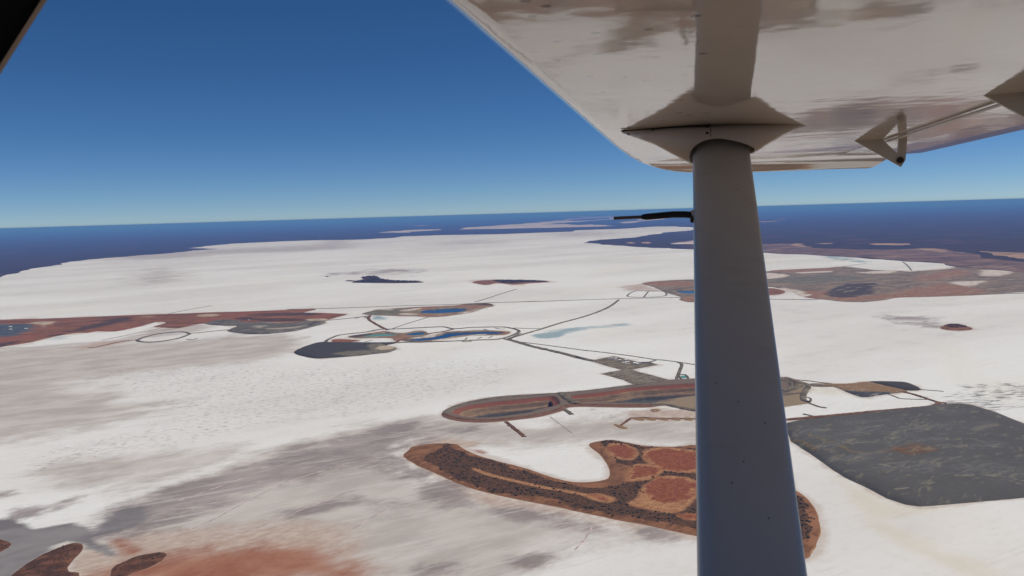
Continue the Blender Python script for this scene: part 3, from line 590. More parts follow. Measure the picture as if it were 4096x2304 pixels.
# right-hand dumps and pads
dump = G_(800, 425, 900, 402, 1100, 387, 1400, 353, 1700, 322, 1800, 302, 1960, 296, 2060, 306, 2200, 352, 2398, 427, 2700, 560, 2900, 900, 2398, 925, 2100, 950, 1850, 975, 1700, 984, 1600, 970, 1480, 930, 1350, 860, 1200, 790, 1100, 725, 1000, 655, 900, 590, 830, 545, 806, 480)
_rs = np.random.RandomState(12); strokes = []
for k in range(46):
    x, y = _rs.uniform(950, 2500), _rs.uniform(380, 900); L, sl = _rs.uniform(40, 190), _rs.uniform(-.22, .3)
    strokes.append((G_(x, y, x + L * .5, y + L * .5 * sl + _rs.uniform(-6, 6), x + L, y + L * sl), 3.0, _rs.uniform(.5, 3)))
terrain('spoil_heap', dump, 4.5, 11, 'huge dark spoil heap with a rusty patch on top', M_BIGDUMP, bank=24, edge=2.5, rough=3.2, n=1, edge_scale=60,
    zones={'track': [(G_(815, 470, 900, 495, 1000, 545, 1170, 600, 1250, 650, 1400, 652, 1520, 620), 7, 7), (G_(830, 545, 900, 560, 1000, 620), 6, 8), (G_(1350, 660, 1550, 700, 1900, 720), 8, 5)], 'rust': [(G_(1490, 628, 1600, 590, 1720, 600, 1850, 645, 1700, 668, 1650, 680, 1560, 655), 14)],
           'pale': [(G_(950, 480, 1250, 440, 1350, 400, 1600, 420, 1900, 370, 2000, 450, 1800, 520, 1600, 560, 1300, 560, 1000, 510), 120), (G_(1300, 700, 1900, 660, 2300, 640, 2350, 760, 1900, 800, 1500, 760), 110)], 'line': strokes}, cat='spoil heap')
road('road', J_(330, 470, 600, 445, 870, 420, 1100, 398, 1500, 364, 1720, 340, 1780, 310), 12, 'tan road along the back of the huge spoil heap', M_ROADRED, h=2)
terrain('pad', J_(560, 128, 790, 132, 950, 128, 1100, 110, 1280, 150, 1480, 195, 1440, 212, 1300, 226, 1180, 244, 1050, 257, 890, 200, 790, 160, 600, 158), 5, 4, 'tan earth pad with a dark toe on the salt', M_PAD, bank=10, edge=2, n=2,
    zones={'tan': [(J_(600, 130, 1100, 105, 1500, 195, 1300, 215, 1000, 212, 880, 190, 780, 155), 12)], 'dark': [(J_(890, 202, 1000, 212, 1200, 215, 1320, 222, 1050, 262), 8)]})
terrain('spoil_heap', J_(1085, 112, 1250, 112, 1425, 116, 1525, 136, 1615, 186, 1500, 194, 1400, 182, 1280, 158, 1150, 124), 5, 7, 'dark slate spoil heap at the back of the tan pad', M_DARKDUMP, bank=14, edge=1.5, n=2, cat='spoil heap')
road('road', J_(1430, 205, 1530, 228, 1640, 262, 1760, 302, 1850, 314), 9, 'tan causeway from the tan pad to the huge spoil heap', M_ROADRED, h=1.6)
road('bund', J_(1300, 228, 1360, 250, 1420, 270, 1550, 276, 1660, 278), 4, 'thin curved bund below the tan causeway', h=.8, cat='bund')
road('bund', J_(1610, 186, 1750, 196, 1820, 204), 4, 'thin bund trailing from the slate spoil heap', h=.8, cat='bund')
road('bund', J_(400, 92, 520, 100, 640, 115, 800, 135), 5, 'thin bund behind the pit edge beside the strut', h=1, cat='bund')
road('jetty', J_(552, 310, 600, 330, 660, 350, 722, 358), 6, 'dark jetty off the corner of the pit surrounds', h=1.2, cat='jetty')
road('jetty', J_(500, 414, 550, 426, 600, 436), 7, 'isolated dark bund on the salt beside the strut', h=1, cat='jetty')
road('bund', J_(510, 260, 570, 268, 555, 308, 515, 300), 4, 'small square bund at the corner of the pit surrounds', closed=True, h=1, cat='bund')

# flats behind the strut
flats = (L_(205, 590, 420, 561, 700, 546, 870, 540, 1400, 520, 1790, 440, 2000, 418, 2576, 392) + D_(900, 668, 1050, 660, 1300, 690, 1480, 694, 1700, 690, 1990, 662, 2200, 652, 2575, 650, 3000, 660, 3000, 880, 2575, 880, 2200, 905, 1800, 920, 1500, 928, 1400, 946, 1200, 966, 1000, 962, 900, 950, 760, 936, 640, 915, 600, 890, 480, 850, 355, 835)
         + L_(1700, 690, 1200, 800, 870, 836, 760, 824, 690, 800, 720, 770, 640, 745, 560, 720, 430, 668, 330, 628))
terrain('mixed_flat', flats, 12, 4, 'broad mottled brown and grey flats behind the wing strut', M_MIXED, bank=22, edge=6, edge_scale=140, n=2, rough=1.0, hills=[((2900 + 1090 * .46447, 760 + 860 * .46447), 150, 16), ((2900 + 1230 * .46447, 760 + 840 * .46447), 130, 14)],
    carve=[(L_(640, 690, 750, 682, 900, 681, 1000, 690, 900, 728, 750, 722), 7, None)],
    zones={'redb': [(L_(205, 590, 420, 575, 870, 575, 870, 632, 500, 630, 350, 620), 40), (L_(690, 790, 870, 760, 870, 840, 750, 830), 30), (D_(350, 698, 900, 672, 940, 695, 600, 712), 40), (D_(590, 890, 860, 880, 1200, 920, 1500, 880, 1900, 810, 2250, 890, 1800, 920, 1400, 945, 1000, 960), 50), (D_(1700, 740, 1900, 700, 2100, 700, 2000, 750, 1700, 790), 60)],
           'green': [(D_(340, 770, 900, 730, 1300, 760, 1000, 790, 500, 810), 90)], 'dark': [(D_(862, 920, 900, 880, 960, 842, 1060, 816, 1200, 804, 1300, 800, 1335, 830, 1280, 862, 1270, 895, 1200, 910, 1050, 934, 950, 930), 25)],
           'pale': [(D_(335, 722, 430, 722, 540, 742, 440, 765, 340, 765), 22), (D_(1140, 716, 1300, 702, 1470, 700, 1440, 720, 1280, 722), 22), (D_(2230, 690, 2480, 688, 2440, 730, 2250, 745, 2200, 720), 30), (D_(1930, 800, 2100, 792, 2240, 784, 2200, 815, 2080, 832), 25), (D_(480, 850, 590, 860, 720, 905, 600, 925, 520, 900), 22), (D_(620, 712, 900, 702, 880, 712, 660, 722), 18), (D_(1480, 690, 1900, 668, 1950, 680, 1600, 705), 18)]})
water(L_(640, 690, 750, 682, 900, 681, 1000, 690, 900, 728, 750, 722), M_WATERMID, 'blue pond on the mottled flats beside the strut', grow=.0)
road('road', D_(1530, 618, 1570, 650, 1625, 715), 9, 'short dark causeway across the white bay', h=1.5)
road('road', D_(930, 672, 1050, 655, 1220, 632), 8, 'thin bund along the white bay behind the strut', h=1)
water(N_(2175, 535, 2270, 530, 2300, 575, 2215, 580), M_TEAL, 'small turquoise pond beside the narrow jetty', z=.25)

# ------------------------------------------------------------------ lake bed

pts = []; 
rows = np.concatenate([np.radians(np.linspace(40, 26, 14)), np.arctan(np.arange(1500, 110, -9.0) / FPX), np.arctan(np.array([90, 70, 50, 35, 22, 14]) / FPX)])
for d_ in rows:
    r = ALT / math.tan(d_)
    for a in np.radians(np.arange(-41, 41.01, .22 if d_ < .46 else .8)):
        jr = 1 + (random.random() - .5) * .004
        pts.append((r * jr * math.sin(a), r * jr * math.cos(a)))
for r in (80, 400, 1200, 4000, 15000, 60000, 249000):
    for a in np.radians(np.arange(0, 360, 4.0)):
        if r > 60000 or abs((math.degrees(a) + 180) % 360 - 180) > 43: pts.append((r * math.sin(a), r * math.cos(a)))
edges = []
for P in HOLES:
    b = len(pts); pts += [tuple(p) for p in P]
    edges += [(b + i, b + (i + 1) % len(P)) for i in range(len(P))]
vo, eo, fo, *_ = delaunay_2d_cdt([Vector(p) for p in pts], edges, [], 0, 1e-3)
GV = np.array([(v[0], v[1]) for v in vo]); GF = np.array([list(f) for f in fo])
cen = GV[GF].mean(1); inside = np.zeros(len(GF), bool)
for P in HOLES:
    bb = (cen[:, 0] > P[:, 0].min()) & (cen[:, 0] < P[:, 0].max()) & (cen[:, 1] > P[:, 1].min()) & (cen[:, 1] < P[:, 1].max())
    ii = np.where(bb)[0]
    if len(ii): inside[ii[sdf(P, cen[ii, 0], cen[ii, 1]) > 0]] = True
GF = GF[~inside]
gx, gy = GV[:, 0], GV[:, 1]
ZN = {  # attribute: [(outline, softness m, edge noise m)]
 'silt': [(W_(300, 1310, 450, 1215, 700, 1125, 950, 1062, 1120, 1048, 1300, 1070, 1750, 1080, 1900, 1120, 1480, 1112, 1200, 1104, 1010, 1115, 1010, 1175, 1150, 1235, 1400, 1295, 1750, 1370, 1500, 1345, 1350, 1380, 1230, 1470, 250, 1470), 30, 40), (A_(-300, 1090, 0, 1090, 400, 1075, 700, 1050, 1100, 1050, 1500, 1030, 1700, 1000, 2100, 1000, 2250, 1060, 2100, 1140, 1800, 1190, 1500, 1230, 1000, 1270, 500, 1330, 0, 1420, -300, 1460), 60, 60),
          (E_(-300, 20, 500, 60, 900, 180, 1300, 200, 900, 300, 400, 420, 0, 470, -300, 480), 70, 60), (E_(300, 640, 800, 600, 1300, 560, 1700, 540, 1500, 680, 1000, 780, 500, 760), 60, 50),
          (F_(-200, 420, 300, 330, 900, 360, 1500, 400, 2300, 420, 1900, 480, 1600, 480, 900, 500, 500, 500, 100, 560), 60, 60), (F_(-200, 640, 400, 640, 800, 820, 1100, 960, 1700, 1060, 2100, 1130, 1500, 1180, 1200, 1300, 900, 1448, -300, 1448), 70, 60),
          (F_(1150, 400, 1700, 300, 2500, 300, 2500, 440, 1700, 450), 70, 60), (A_(450, 340, 1400, 390, 2500, 300, 2576, 360, 1600, 400, 900, 440), 220, 200), (A_(1020, 560, 1180, 500, 1300, 580, 1100, 620), 200, 60), (H_(700, 560, 1300, 500, 2000, 300, 2600, 250, 2600, 330, 1800, 440, 1200, 560), 40, 40),
          (B_(900, 325, 1300, 300, 1700, 305, 1400, 325), 300, 100), (C_(-400, 860, 600, 850, 600, 900, -400, 930), 500, 200)],
 'mud': [(W_(300, 1318, 470, 1225, 720, 1140, 1000, 1070, 1090, 1090, 980, 1150, 800, 1200, 600, 1270, 430, 1320), 55, 60), (E_(660, 1170, 830, 1000, 1050, 935, 1290, 870, 1300, 790, 1500, 715, 1800, 640, 2050, 560, 2350, 520, 2700, 430, 2900, 400, 2900, 560, 2500, 640, 2250, 780, 1900, 815, 1760, 865, 1500, 965, 1200, 1000, 1020, 1060, 900, 1085, 760, 1160), 34, 46),
         (F_(-250, 480, 200, 400, 520, 370, 850, 375, 850, 400, 560, 430, 250, 500, 0, 560), 40, 40), (F_(300, 560, 480, 620, 650, 720, 830, 860, 820, 945, 640, 900, 400, 780, 200, 640), 34, 40),
         (F_(-450, 950, -150, 880, 300, 900, 200, 960, -300, 1010), 45, 50), (F_(1100, 980, 1300, 980, 1700, 1060, 1800, 1110, 1500, 1090, 1250, 1040), 24, 20), (F_(2080, 1110, 2250, 1130, 2420, 1190, 2250, 1190), 18, 14),
         (F_(500, 1380, 700, 1370, 720, 1440, 520, 1448), 25, 20), (F_(1200, 1330, 1400, 1290, 1360, 1360), 22, 20), (E_(100, 960, 300, 940, 540, 870, 560, 900, 380, 960, 250, 1010, 60, 1040), 22, 24), (E_(-60, 830, 100, 830, 60, 880, -60, 890), 20, 16),
         (D_(1540, 1145, 1700, 1140, 1880, 1170, 1900, 1200, 1780, 1188, 1640, 1165), 45, 20), (D_(1380, 1090, 1600, 1100, 1780, 1105, 1700, 1125, 1500, 1120), 70, 30),
         (B_(430, 545, 900, 510, 940, 530, 700, 545), 260, 60)],
 'wet': [(E_(-100, 1060, 120, 1060, 250, 1110, 500, 1075, 690, 1130, 640, 1180, 830, 1260, 800, 1310, 620, 1245, 600, 1215, 480, 1195, 300, 1290, 60, 1460, -150, 1460), 9, 14), (E_(690, 1150, 830, 1010, 1000, 960, 1080, 1020, 960, 1080, 800, 1130), 16, 14)],
 'sand': [(E_(830, 1180, 1300, 1130, 1900, 1080, 2500, 1050, 2600, 1260, 1800, 1320, 1250, 1270, 950, 1290), 34, 30), (E_(540, 1370, 620, 1270, 820, 1300, 740, 1460, 560, 1460), 14, 10), (F_(500, 690, 700, 760, 900, 840, 1200, 905, 1700, 1010, 2500, 1175, 2500, 1200, 1700, 1050, 1250, 960, 850, 890), 16, 14),
          (F_(380, 480, 600, 460, 900, 480, 820, 520, 500, 500), 20, 20), (F_(-50, 1260, 100, 1290, 60, 1448, -60, 1448), 20, 16), (K_(780, 690, 950, 480, 1040, 440, 1310, 500, 1390, 520, 1250, 720, 1150, 820, 860, 820, 905, 720), 7, 4), (K_(1400, 420, 1900, 440, 2576, 420, 2700, 800, 1420, 800, 1880, 580, 1910, 490, 1500, 540, 1300, 650, 1330, 480), 10, 8), (H_(900, 560, 1250, 480, 1700, 440, 1300, 560, 800, 590), 30, 25), (L_(0, 640, 250, 600, 420, 670, 140, 690), 80, 30), (F_(2000, 260, 2500, 240, 2500, 300, 2100, 310), 25, 20)],
 'red': [(E_(760, 1500, 930, 1370, 1300, 1270, 1700, 1240, 2050, 1225, 2300, 1230, 2490, 1310, 2580, 1500), 30, 34), (E_(830, 1200, 900, 1210, 1000, 1270, 900, 1290), 10, 8), (F_(880, 540, 960, 545, 985, 565, 930, 562), 6, 4)],
 'cream': [(G_(1140, 790, 1300, 850, 1550, 980, 1800, 990, 1600, 1030, 1400, 1060, 1250, 960), 16, 20), (G_(1300, 1030, 1800, 1260, 2200, 1440, 2000, 1440, 1550, 1240), 20, 20), (J_(600, 165, 780, 162, 900, 215, 700, 230), 25, 15)],
 'brine': [(B_(1880, 1000, 1960, 978, 2060, 975, 2120, 990, 2080, 1012, 1950, 1016), 12, 10), (B_(2000, 965, 2280, 935, 2576, 910, 2576, 930, 2300, 950, 2100, 985), 34, 30), (M_(870, 215, 1050, 228, 1000, 248, 900, 258), 16, 10), (D_(800, 565, 1000, 575, 1240, 620, 1200, 630, 1000, 605), 60, 40), (H_(580, 440, 900, 400, 950, 420, 720, 450), 22, 16)],
 'fleck': [(E_(600, -40, 1400, -60, 2600, -80, 3600, -120, 3500, 100, 2600, 260, 1900, 340, 1200, 500, 600, 620, 200, 700, 100, 640, 900, 420, 1300, 250, 800, 100), 80, 60), (F_(1750, 240, 2000, 320, 1900, 340, 1700, 260), 20, 10)],
 'scratch': [(J_(1780, 290, 1960, 220, 2000, 180, 2200, 170, 2500, 150, 2900, 150, 2900, 400, 2576, 340, 2450, 290, 2350, 260, 2250, 350, 2100, 320, 1900, 300), 40, 30), (J_(1800, 165, 1900, 180, 1840, 195), 14, 8), (J_(2200, 335, 2310, 350, 2290, 375, 2220, 360), 8, 5)],
}
gat = {}
near_m = np.hypot(gx, gy) < 26000
for kname, lst in ZN.items():
    v = np.zeros(len(gx))
    for o, soft, en in lst:
        P = spoly(o, 2); m = near_m & (gx > P[:, 0].min() - soft * 4) & (gx < P[:, 0].max() + soft * 4) & (gy > P[:, 1].min() - soft * 4) & (gy < P[:, 1].max() + soft * 4)
        if m.any():
            s = sdf(P, gx[m], gy[m]) + fbm(gx[m], gy[m], 160, 4, 21) * en
            v[m] = np.maximum(v[m], np.clip(.5 + s / (4.2 * soft), 0, 1))
    gat[kname] = v
fv = np.zeros(len(gx))
for P, wd in FRINGE:
    m = (gx > P[:, 0].min() - wd * 2) & (gx < P[:, 0].max() + wd * 2) & (gy > P[:, 1].min() - wd * 2) & (gy < P[:, 1].max() + wd * 2)
    if m.any():
        d = -sdf(P, gx[m], gy[m]) + fbm(gx[m], gy[m], 60, 3, 5) * wd
        fv[m] = np.maximum(fv[m], np.clip(1 - d / wd, 0, 1))
gat['fringe'] = fv
salt = link_mesh('salt_lake', np.stack([gx, gy, np.zeros(len(gx))], 1), GF, M_SALT, attrs=gat)
tag(salt, 'vast white salt lake bed with mauve mud streaks', 'salt lake', kind='structure')

#==OBJECTS==
# pale wheel tracks across the mud
for k, (p, lab) in enumerate([(E_(1180, 1180, 1500, 1060, 1800, 900, 2100, 760, 2500, 640), 'pale wheel track running up through the mauve mud'), (E_(1280, 910, 1650, 780, 2050, 640, 2400, 560), 'pale wheel track along the top of the mauve mud'),
        (E_(1640, 1180, 1900, 1080, 2200, 960, 2576, 820), 'thin wheel track over the tan sand'), (F_(20, 1110, 200, 1000, 280, 950), 'short pale wheel track on the mauve crust'),
        (F_(1440, 300, 1520, 360, 1600, 420), 'straight pale track below the open pit'), (F_(1765, 1060, 1700, 1170, 1620, 1260), 'pale track crossing the salt edge below the island')]):
    road('track', p, 3.0, lab, M_RUT, h=.12, cat='track', wob=.4)

# ------------------------------------------------------------------ shrubs
def make_leaf():
    t = NT('shrub_leaf'); n = t.noise(1.2, 3)
    return t.done(t.mix(n, lin(58, 51, 42), lin(82, 72, 58)), .8, .2)
M_LEAF = make_leaf()
def shrub_mesh(seed, lobes=3):
    r = random.Random(seed); bm = bmesh.new()
    for l in range(lobes):
        s = .55 + .35 * r.random() if l else .8
        off = Vector((r.uniform(-.7, .7), r.uniform(-.7, .7), 0)) if l else Vector((0, 0, 0))
        res = bmesh.ops.create_icosphere(bm, subdivisions=1, radius=s)
        for v in res['verts']:
            v.co *= r.uniform(.62, 1.25); v.co.z = v.co.z * .62 + .38; v.co += off
            v.co.z = max(v.co.z, -.15)
    me = bpy.data.meshes.new('shrub'); bm.to_mesh(me); bm.free(); me.materials.append(M_LEAF)
    return me
SHRUBS = [shrub_mesh(s, 2 + s % 2) for s in range(6)]
def interp_z(d, x, y):
    P, X, Y, Z, S, at = d
    i = int(np.argmin(np.abs(X[0] - x))); j = int(np.argmin(np.abs(Y[:, 0] - y)))
    return Z[j, i], S[j, i], i, j
cand = []
r = np.random.RandomState(3)
P, X, Y, Z, S, at = isl_d
lo, hi = P.min(0), P.max(0)
vg = at['veg']
for k in range(17000):
    x, y = lo + (hi - lo) * r.rand(2)
    z, s, i, j = interp_z(isl_d, x, y)
    if s < 5: continue
    clump = fbm(np.array([x]), np.array([y]), 45, 3, 31)[0] + .5
    p = vg[j, i] * (0.35 + .9 * clump)
    if s < 34: p = max(p, .28 * (s > 14) * vg[j, i])
    # rows of larger shrubs fringe the near shore and the pans
    if r.rand() < p * .75: cand.append((x, y, z, 1.0 + 2.0 * r.rand() ** 2.2 + (.4 if s < 45 else 0), 3 if s < 28 else (4 if max(sdf(R_, np.array([x]), np.array([y]))[0] for R_ in rimP) > -14 else 0)))
for q, d in enumerate(near_isl):
    Pn = d[1][0]; lo, hi = Pn.min(0), Pn.max(0)
    for k in range((60, 260, 150)[q]):
        x, y = lo + (hi - lo) * r.rand(2); z, s, i, j = interp_z(d[1], x, y)
        if s > 5: cand.append((x, y, z, .8 + 1.3 * r.rand() ** 2, 1))
def px_of(x, y, z):
    c = RWC.T @ np.array([x, y, z - ALT]); return 2048 + FPX * c[0] / -c[2], 1152 - FPX * c[1] / -c[2]
def score(c):
    u, v = px_of(*c[:3]); d = math.hypot(c[0], c[1])
    vis = (0 < u < 4096) and (0 < v < 2304) and not (2770 < u < 3000 + (v - 600) * .135)
    return (c[3] / d) if vis else 0
cand.sort(key=score, reverse=True)
def put_shrub(me, c, k):
    o = bpy.data.objects.new('shrub', me); COL.objects.link(o)
    o.location = (c[0], c[1], c[2] - .1); s = c[3]
    o.scale = (s * (1 + .3 * r.rand()), s, s * (.8 + .4 * r.rand())); o.rotation_euler = (0, 0, r.rand() * 6.3)
    lab = {0: 'dark shrub within the scrub belt of the large red island', 3: 'dark shrub near the shoreline of the large red island', 4: 'dark shrub at the edge of a clay pan on the large red island', 1: 'dark shrub on the small red islands by the near shore'}[c[4]]
    tag(o, lab, 'shrub', {0: 'shrubs in the scrub belt', 3: 'shrubs along the island shore', 4: 'shrubs round the clay pans', 1: 'shrubs on the near red islands'}[c[4]])
for k, c in enumerate(cand[:300]): put_shrub(SHRUBS[k % 6], c, k)
def mass(lst, name, label):
    V = []; F = []; base = 0
    raw = [(np.array([v.co[:] for v in m.vertices]), np.array([p.vertices[:] for p in m.polygons])) for m in SHRUBS]
    for k, c in enumerate(lst):
        v, f = raw[k % 6]; a = r.rand() * 6.3; s = c[3]
        R_ = np.array([[math.cos(a), -math.sin(a), 0], [math.sin(a), math.cos(a), 0], [0, 0, .8 + .4 * r.rand()]])
        V.append(v @ R_.T * s + np.array([c[0], c[1], c[2] - .1])); F.append(f + base); base += len(v)
    tag(link_mesh(name, np.vstack(V), np.vstack(F), M_LEAF), label, 'shrubs', kind='stuff')
mass(cand[300:], 'low_scrub', 'many small shrubs scattered over the red islands')
far_t = []
for d, nn in ((i1d, 500), (i2d, 420), (i3d, 150)):
    Pn = d[0]; lo, hi = Pn.min(0), Pn.max(0)
    for k in range(nn * 3):
        x, y = lo + (hi - lo) * r.rand(2); z, s, i, j = interp_z(d, x, y)
        if s > (8 if d is i3d else 14) and ('veg' not in d[5] or d[5]['veg'][j, i] > .5): far_t.append((x, y, z, (4 + 3.5 * r.rand()) * (.4 if d is i3d else 1), 2))
mass(far_t, 'distant_trees', 'dark trees massed on the far islands in the salt')

# ------------------------------------------------------------------ sheds
def plain(name, c, rough=.5, spec=.4, metal=0.0, var=.0):
    t = NT(name)
    n = t.noise(.08, 3)
    k = tuple(v * (1 - var) for v in c[:3]) + (1,)
    return t.done(t.mix(n, c, k), rough, spec, metal)
M_SHED = plain('shed_cladding', lin(226, 224, 218), .5, .3, var=.15)
M_ROOF = plain('shed_roof', lin(236, 236, 232), .4, .4, var=.1)
M_SHEDDOOR = plain('shed_door', lin(120, 126, 130), .5, .3)
def shed(px, py, L, Wd, h, rot, label, z=1.9):
    q = ground(px, py)
    e = bpy.data.objects.new('shed', None); COL.objects.link(e); e.location = (q[0], q[1], z); e.rotation_euler = (0, 0, rot)
    tag(e, label, 'shed', 'white sheds around the mine')
    h = h * .6; a, b = L / 2, Wd / 2; g = h + Wd * .15
    link_mesh('wall', [(-a, -b, -.5), (a, -b, -.5), (a, b, -.5), (-a, b, -.5), (-a, -b, h), (a, -b, h), (a, b, h), (-a, b, h), (-a, 0, g), (a, 0, g)],
              [(0, 1, 5, 4), (2, 3, 7, 6), (1, 2, 6, 9, 5), (3, 0, 4, 8, 7)], M_SHED, e)
    o_ = .4
    link_mesh('roof', [(-a - o_, -b - o_, h - .02), (a + o_, -b - o_, h - .02), (a + o_, 0, g + .12), (-a - o_, 0, g + .12), (-a - o_, b + o_, h - .02), (a + o_, b + o_, h - .02),
                       (-a - o_, -b - o_, h + .1), (a + o_, -b - o_, h + .1), (a + o_, 0, g + .25), (-a - o_, 0, g + .25), (-a - o_, b + o_, h + .1), (a + o_, b + o_, h + .1)],
              [(0, 1, 2, 3), (3, 2, 5, 4), (6, 7, 8, 9), (9, 8, 11, 10), (0, 1, 7, 6), (4, 5, 11, 10), (0, 6, 9, 3), (3, 9, 10, 4), (1, 7, 8, 2), (2, 8, 11, 5)], M_ROOF, e)
    link_mesh('door', [(-1.8, -b - .05, -.3), (1.8, -b - .05, -.3), (1.8, -b - .05, h * .75), (-1.8, -b - .05, h * .75), (-1.8, -b + .05, -.3), (1.8, -b + .05, -.3), (1.8, -b + .05, h * .75), (-1.8, -b + .05, h * .75)],
              [(0, 1, 2, 3), (0, 4, 7, 3), (1, 5, 6, 2), (3, 2, 6, 7)], M_SHEDDOOR, e)
yard = 'white shed in the cluster on the grey works yard'
for (x, y, L, Wd, h) in [(690, 185, 7, 5, 3), (735, 188, 8, 5, 3), (775, 186, 11, 7, 4), (850, 175, 13, 7, 4), (830, 208, 11, 6, 4), (918, 222, 12, 8, 4), (1045, 218, 12, 8, 4), (1010, 275, 18, 8, 4), (1080, 262, 16, 8, 4), (1040, 302, 5, 4, 3), (1075, 300, 5, 4, 3), (1112, 297, 5, 4, 3)]:
    px, py = N_(x, y)[0]; shed(px, py, L, Wd, h, .25, yard)
px, py = N_(1230, 293)[0]; shed(px, py, 16, 12, 6, .25, 'largest white shed on the grey works yard')
px, py = N_(1285, 302)[0]; shed(px, py, 9, 10, 5, .25, 'white shed joined to the largest shed on the yard')
for (x, y, lab) in [(135, 293, 'white shed on slate ground of the red flat, nearer the straight shore'), (137, 327, 'white shed on slate ground of the red flat, farther from the straight shore'), (335, 317, 'white shed standing apart on the red flat')]:
    px, py = H_(x, y)[0]; shed(px, py, 14, 12, 7, .2, lab, 3.2)
px, py = I_(630, 211)[0]; shed(px, py, 10, 8, 5, .2, 'white shed on the back of the grey spoil heap', 5)
px, py = M_(905, 161)[0]; shed(px, py, 10, 8, 5, .2, 'white shed on the grey end of the lone pit', 2.5)

# ------------------------------------------------------------------ gravel heaps on the empty yard
M_HEAP = make_soil('heap_gravel', lin(150, 142, 132), lin(128, 120, 110), 3)
def heap_mesh(seed):
    rr = random.Random(seed); V = [(0, 0, 1.0)]; F = []
    for ri, (rad, zz) in enumerate(((.35, .78), (.75, .35), (1.1, -.1))):
        for k in range(10):
            a = 2 * math.pi * k / 10; q = rad * rr.uniform(.85, 1.15); V.append((q * math.cos(a), q * math.sin(a), zz * rr.uniform(.9, 1.1)))
    for k in range(10):
        F.append((0, 1 + k, 1 + (k + 1) % 10))
        for ri in range(2): F.append((1 + ri * 10 + k, 11 + ri * 10 + k, 11 + ri * 10 + (k + 1) % 10, 1 + ri * 10 + (k + 1) % 10))
    me = bpy.data.meshes.new('gravel_heap'); me.from_pydata(V, [], F); me.materials.append(M_HEAP); return me
HEAPS = [heap_mesh(k) for k in range(4)]
yard2 = to_world(N_(700, 500, 960, 440, 1200, 435, 1600, 560, 1750, 620, 1300, 670, 1120, 650, 900, 570))
hr = np.random.RandomState(5); made = 0
for k in range(400):
    if made >= 34: break
    x, y = N_(hr.uniform(650, 1750), hr.uniform(440, 680))[0]; q = ground(x, y)
    if sdf(yard2, q[:1], q[1:])[0] < 6: continue
    ob = bpy.data.objects.new('gravel_heap', HEAPS[k % 4]); COL.objects.link(ob); made += 1
    sz = hr.uniform(3.0, 6.5); ob.location = (q[0], q[1], 1.9); ob.scale = (sz * hr.uniform(1, 2.4), sz, sz * .55); ob.rotation_euler = (0, 0, hr.uniform(-.2, .7))
    tag(ob, 'pale gravel heap on the empty gravel yard', 'gravel heap', 'gravel heaps on the empty yard')

# ------------------------------------------------------------------ the aeroplane
Ya = unit(ray(2740, 827)); Sa = unit(ray(2750, -1229)); Xa = unit(np.cross(Ya, Sa)); Za = np.cross(Xa, Ya)
ARC = np.array([Xa, Ya, Za])                 # aircraft (aft, outboard, up) from camera
plane = bpy.data.objects.new('light_aircraft', None); COL.objects.link(plane)
plane.matrix_world = Matrix.Translation((0, 0, ALT)) @ Matrix((RWC @ ARC.T).tolist()).to_4x4()
tag(plane, 'high-wing light aeroplane with glossy white underside and single grey strut', 'aeroplane')
HW = .165                                    # wing underside above the eye
def ac(px, py, z=HW): d = ARC @ ray(px, py); return d * z / d[2]
def acy(px, py, y): d = ARC @ ray(px, py); return d * y / d[1]
sdir = ARC @ Sa

def make_paint(name, c, rough, wave, bug=False):
    t = NT(name)
    tc = t.n('ShaderNodeTexCoord').outputs['Object']
    n = t.noise(.35, 4, .55, coord=tc); n2 = t.noise(.035, 3, .5, coord=tc)
    col = t.mix(t.step(n, .35, .7), c, tuple(v * .9 for v in c[:3]) + (1,))
    if bug:
        # squashed insects and grime behind the leading edge
        sp = t.n('ShaderNodeSeparateXYZ'); t.l(tc, sp.inputs[0])
        vo = t.n('ShaderNodeTexVoronoi'); vo.voronoi_dimensions = '2D'; vo.inputs['Scale'].default_value = 17; vo.inputs['Randomness'].default_value = 1; t.l(tc, vo.inputs['Vector'])
        wn = t.n('ShaderNodeTexWhiteNoise'); t.l(vo.outputs['Position'], wn.inputs[0])
        dot = t.math('MULTIPLY', t.step(vo.outputs['Distance'], .10, .06), t.step(wn.outputs[0], .45, .5))
        band = t.math('MULTIPLY', t.step(sp.outputs[0], .06, .0), t.step(sp.outputs[0], -.17, -.14))
        col = t.mix(t.math('MULTIPLY', t.math('MULTIPLY', dot, band), .75), col, lin(70, 64, 58))
        grime = t.step(t.noise(.16, 6, .65, 2.2, 1.3, coord=tc), .56, .75)
        col = t.mix(t.math('MULTIPLY', t.math('MULTIPLY', grime, t.step(sp.outputs[0], .3, -.1)), .35), col, lin(120, 112, 104))
    if not bug:
        # stone chips and specks
        vo = t.n('ShaderNodeTexVoronoi'); vo.voronoi_dimensions = '2D'; vo.inputs['Scale'].default_value = 26; t.l(tc, vo.inputs['Vector'])
        wn = t.n('ShaderNodeTexWhiteNoise'); t.l(vo.outputs['Position'], wn.inputs[0])
        dot = t.math('MULTIPLY', t.step(vo.outputs['Distance'], .045, .02), t.step(wn.outputs[0], .84, .86))
        col = t.mix(t.math('MULTIPLY', dot, .7), col, lin(60, 56, 52))
        sm_ = t.step(t.noise(.05, 5, .7, 4, 0, coord=tc), .55, .75)
        col = t.mix(t.math('MULTIPLY', sm_, .18), col, lin(120, 112, 102))
    h = t.math('ADD', t.math('MULTIPLY', n, 1.0), t.math('MULTIPLY', n2, .05))
    t.bump(h, 1.0, wave)
    t.done(col, rough, .5); return t.m
M_WING = make_paint('wing_gelcoat', (.65, .63, .595, 1), .055, .0016, True)
M_FAIR = make_paint('fairing_gelcoat', (.56, .54, .51, 1), .09, .0008)
M_STRUT = make_paint('strut_paint', (.52, .53, .495, 1), .27, .0004)
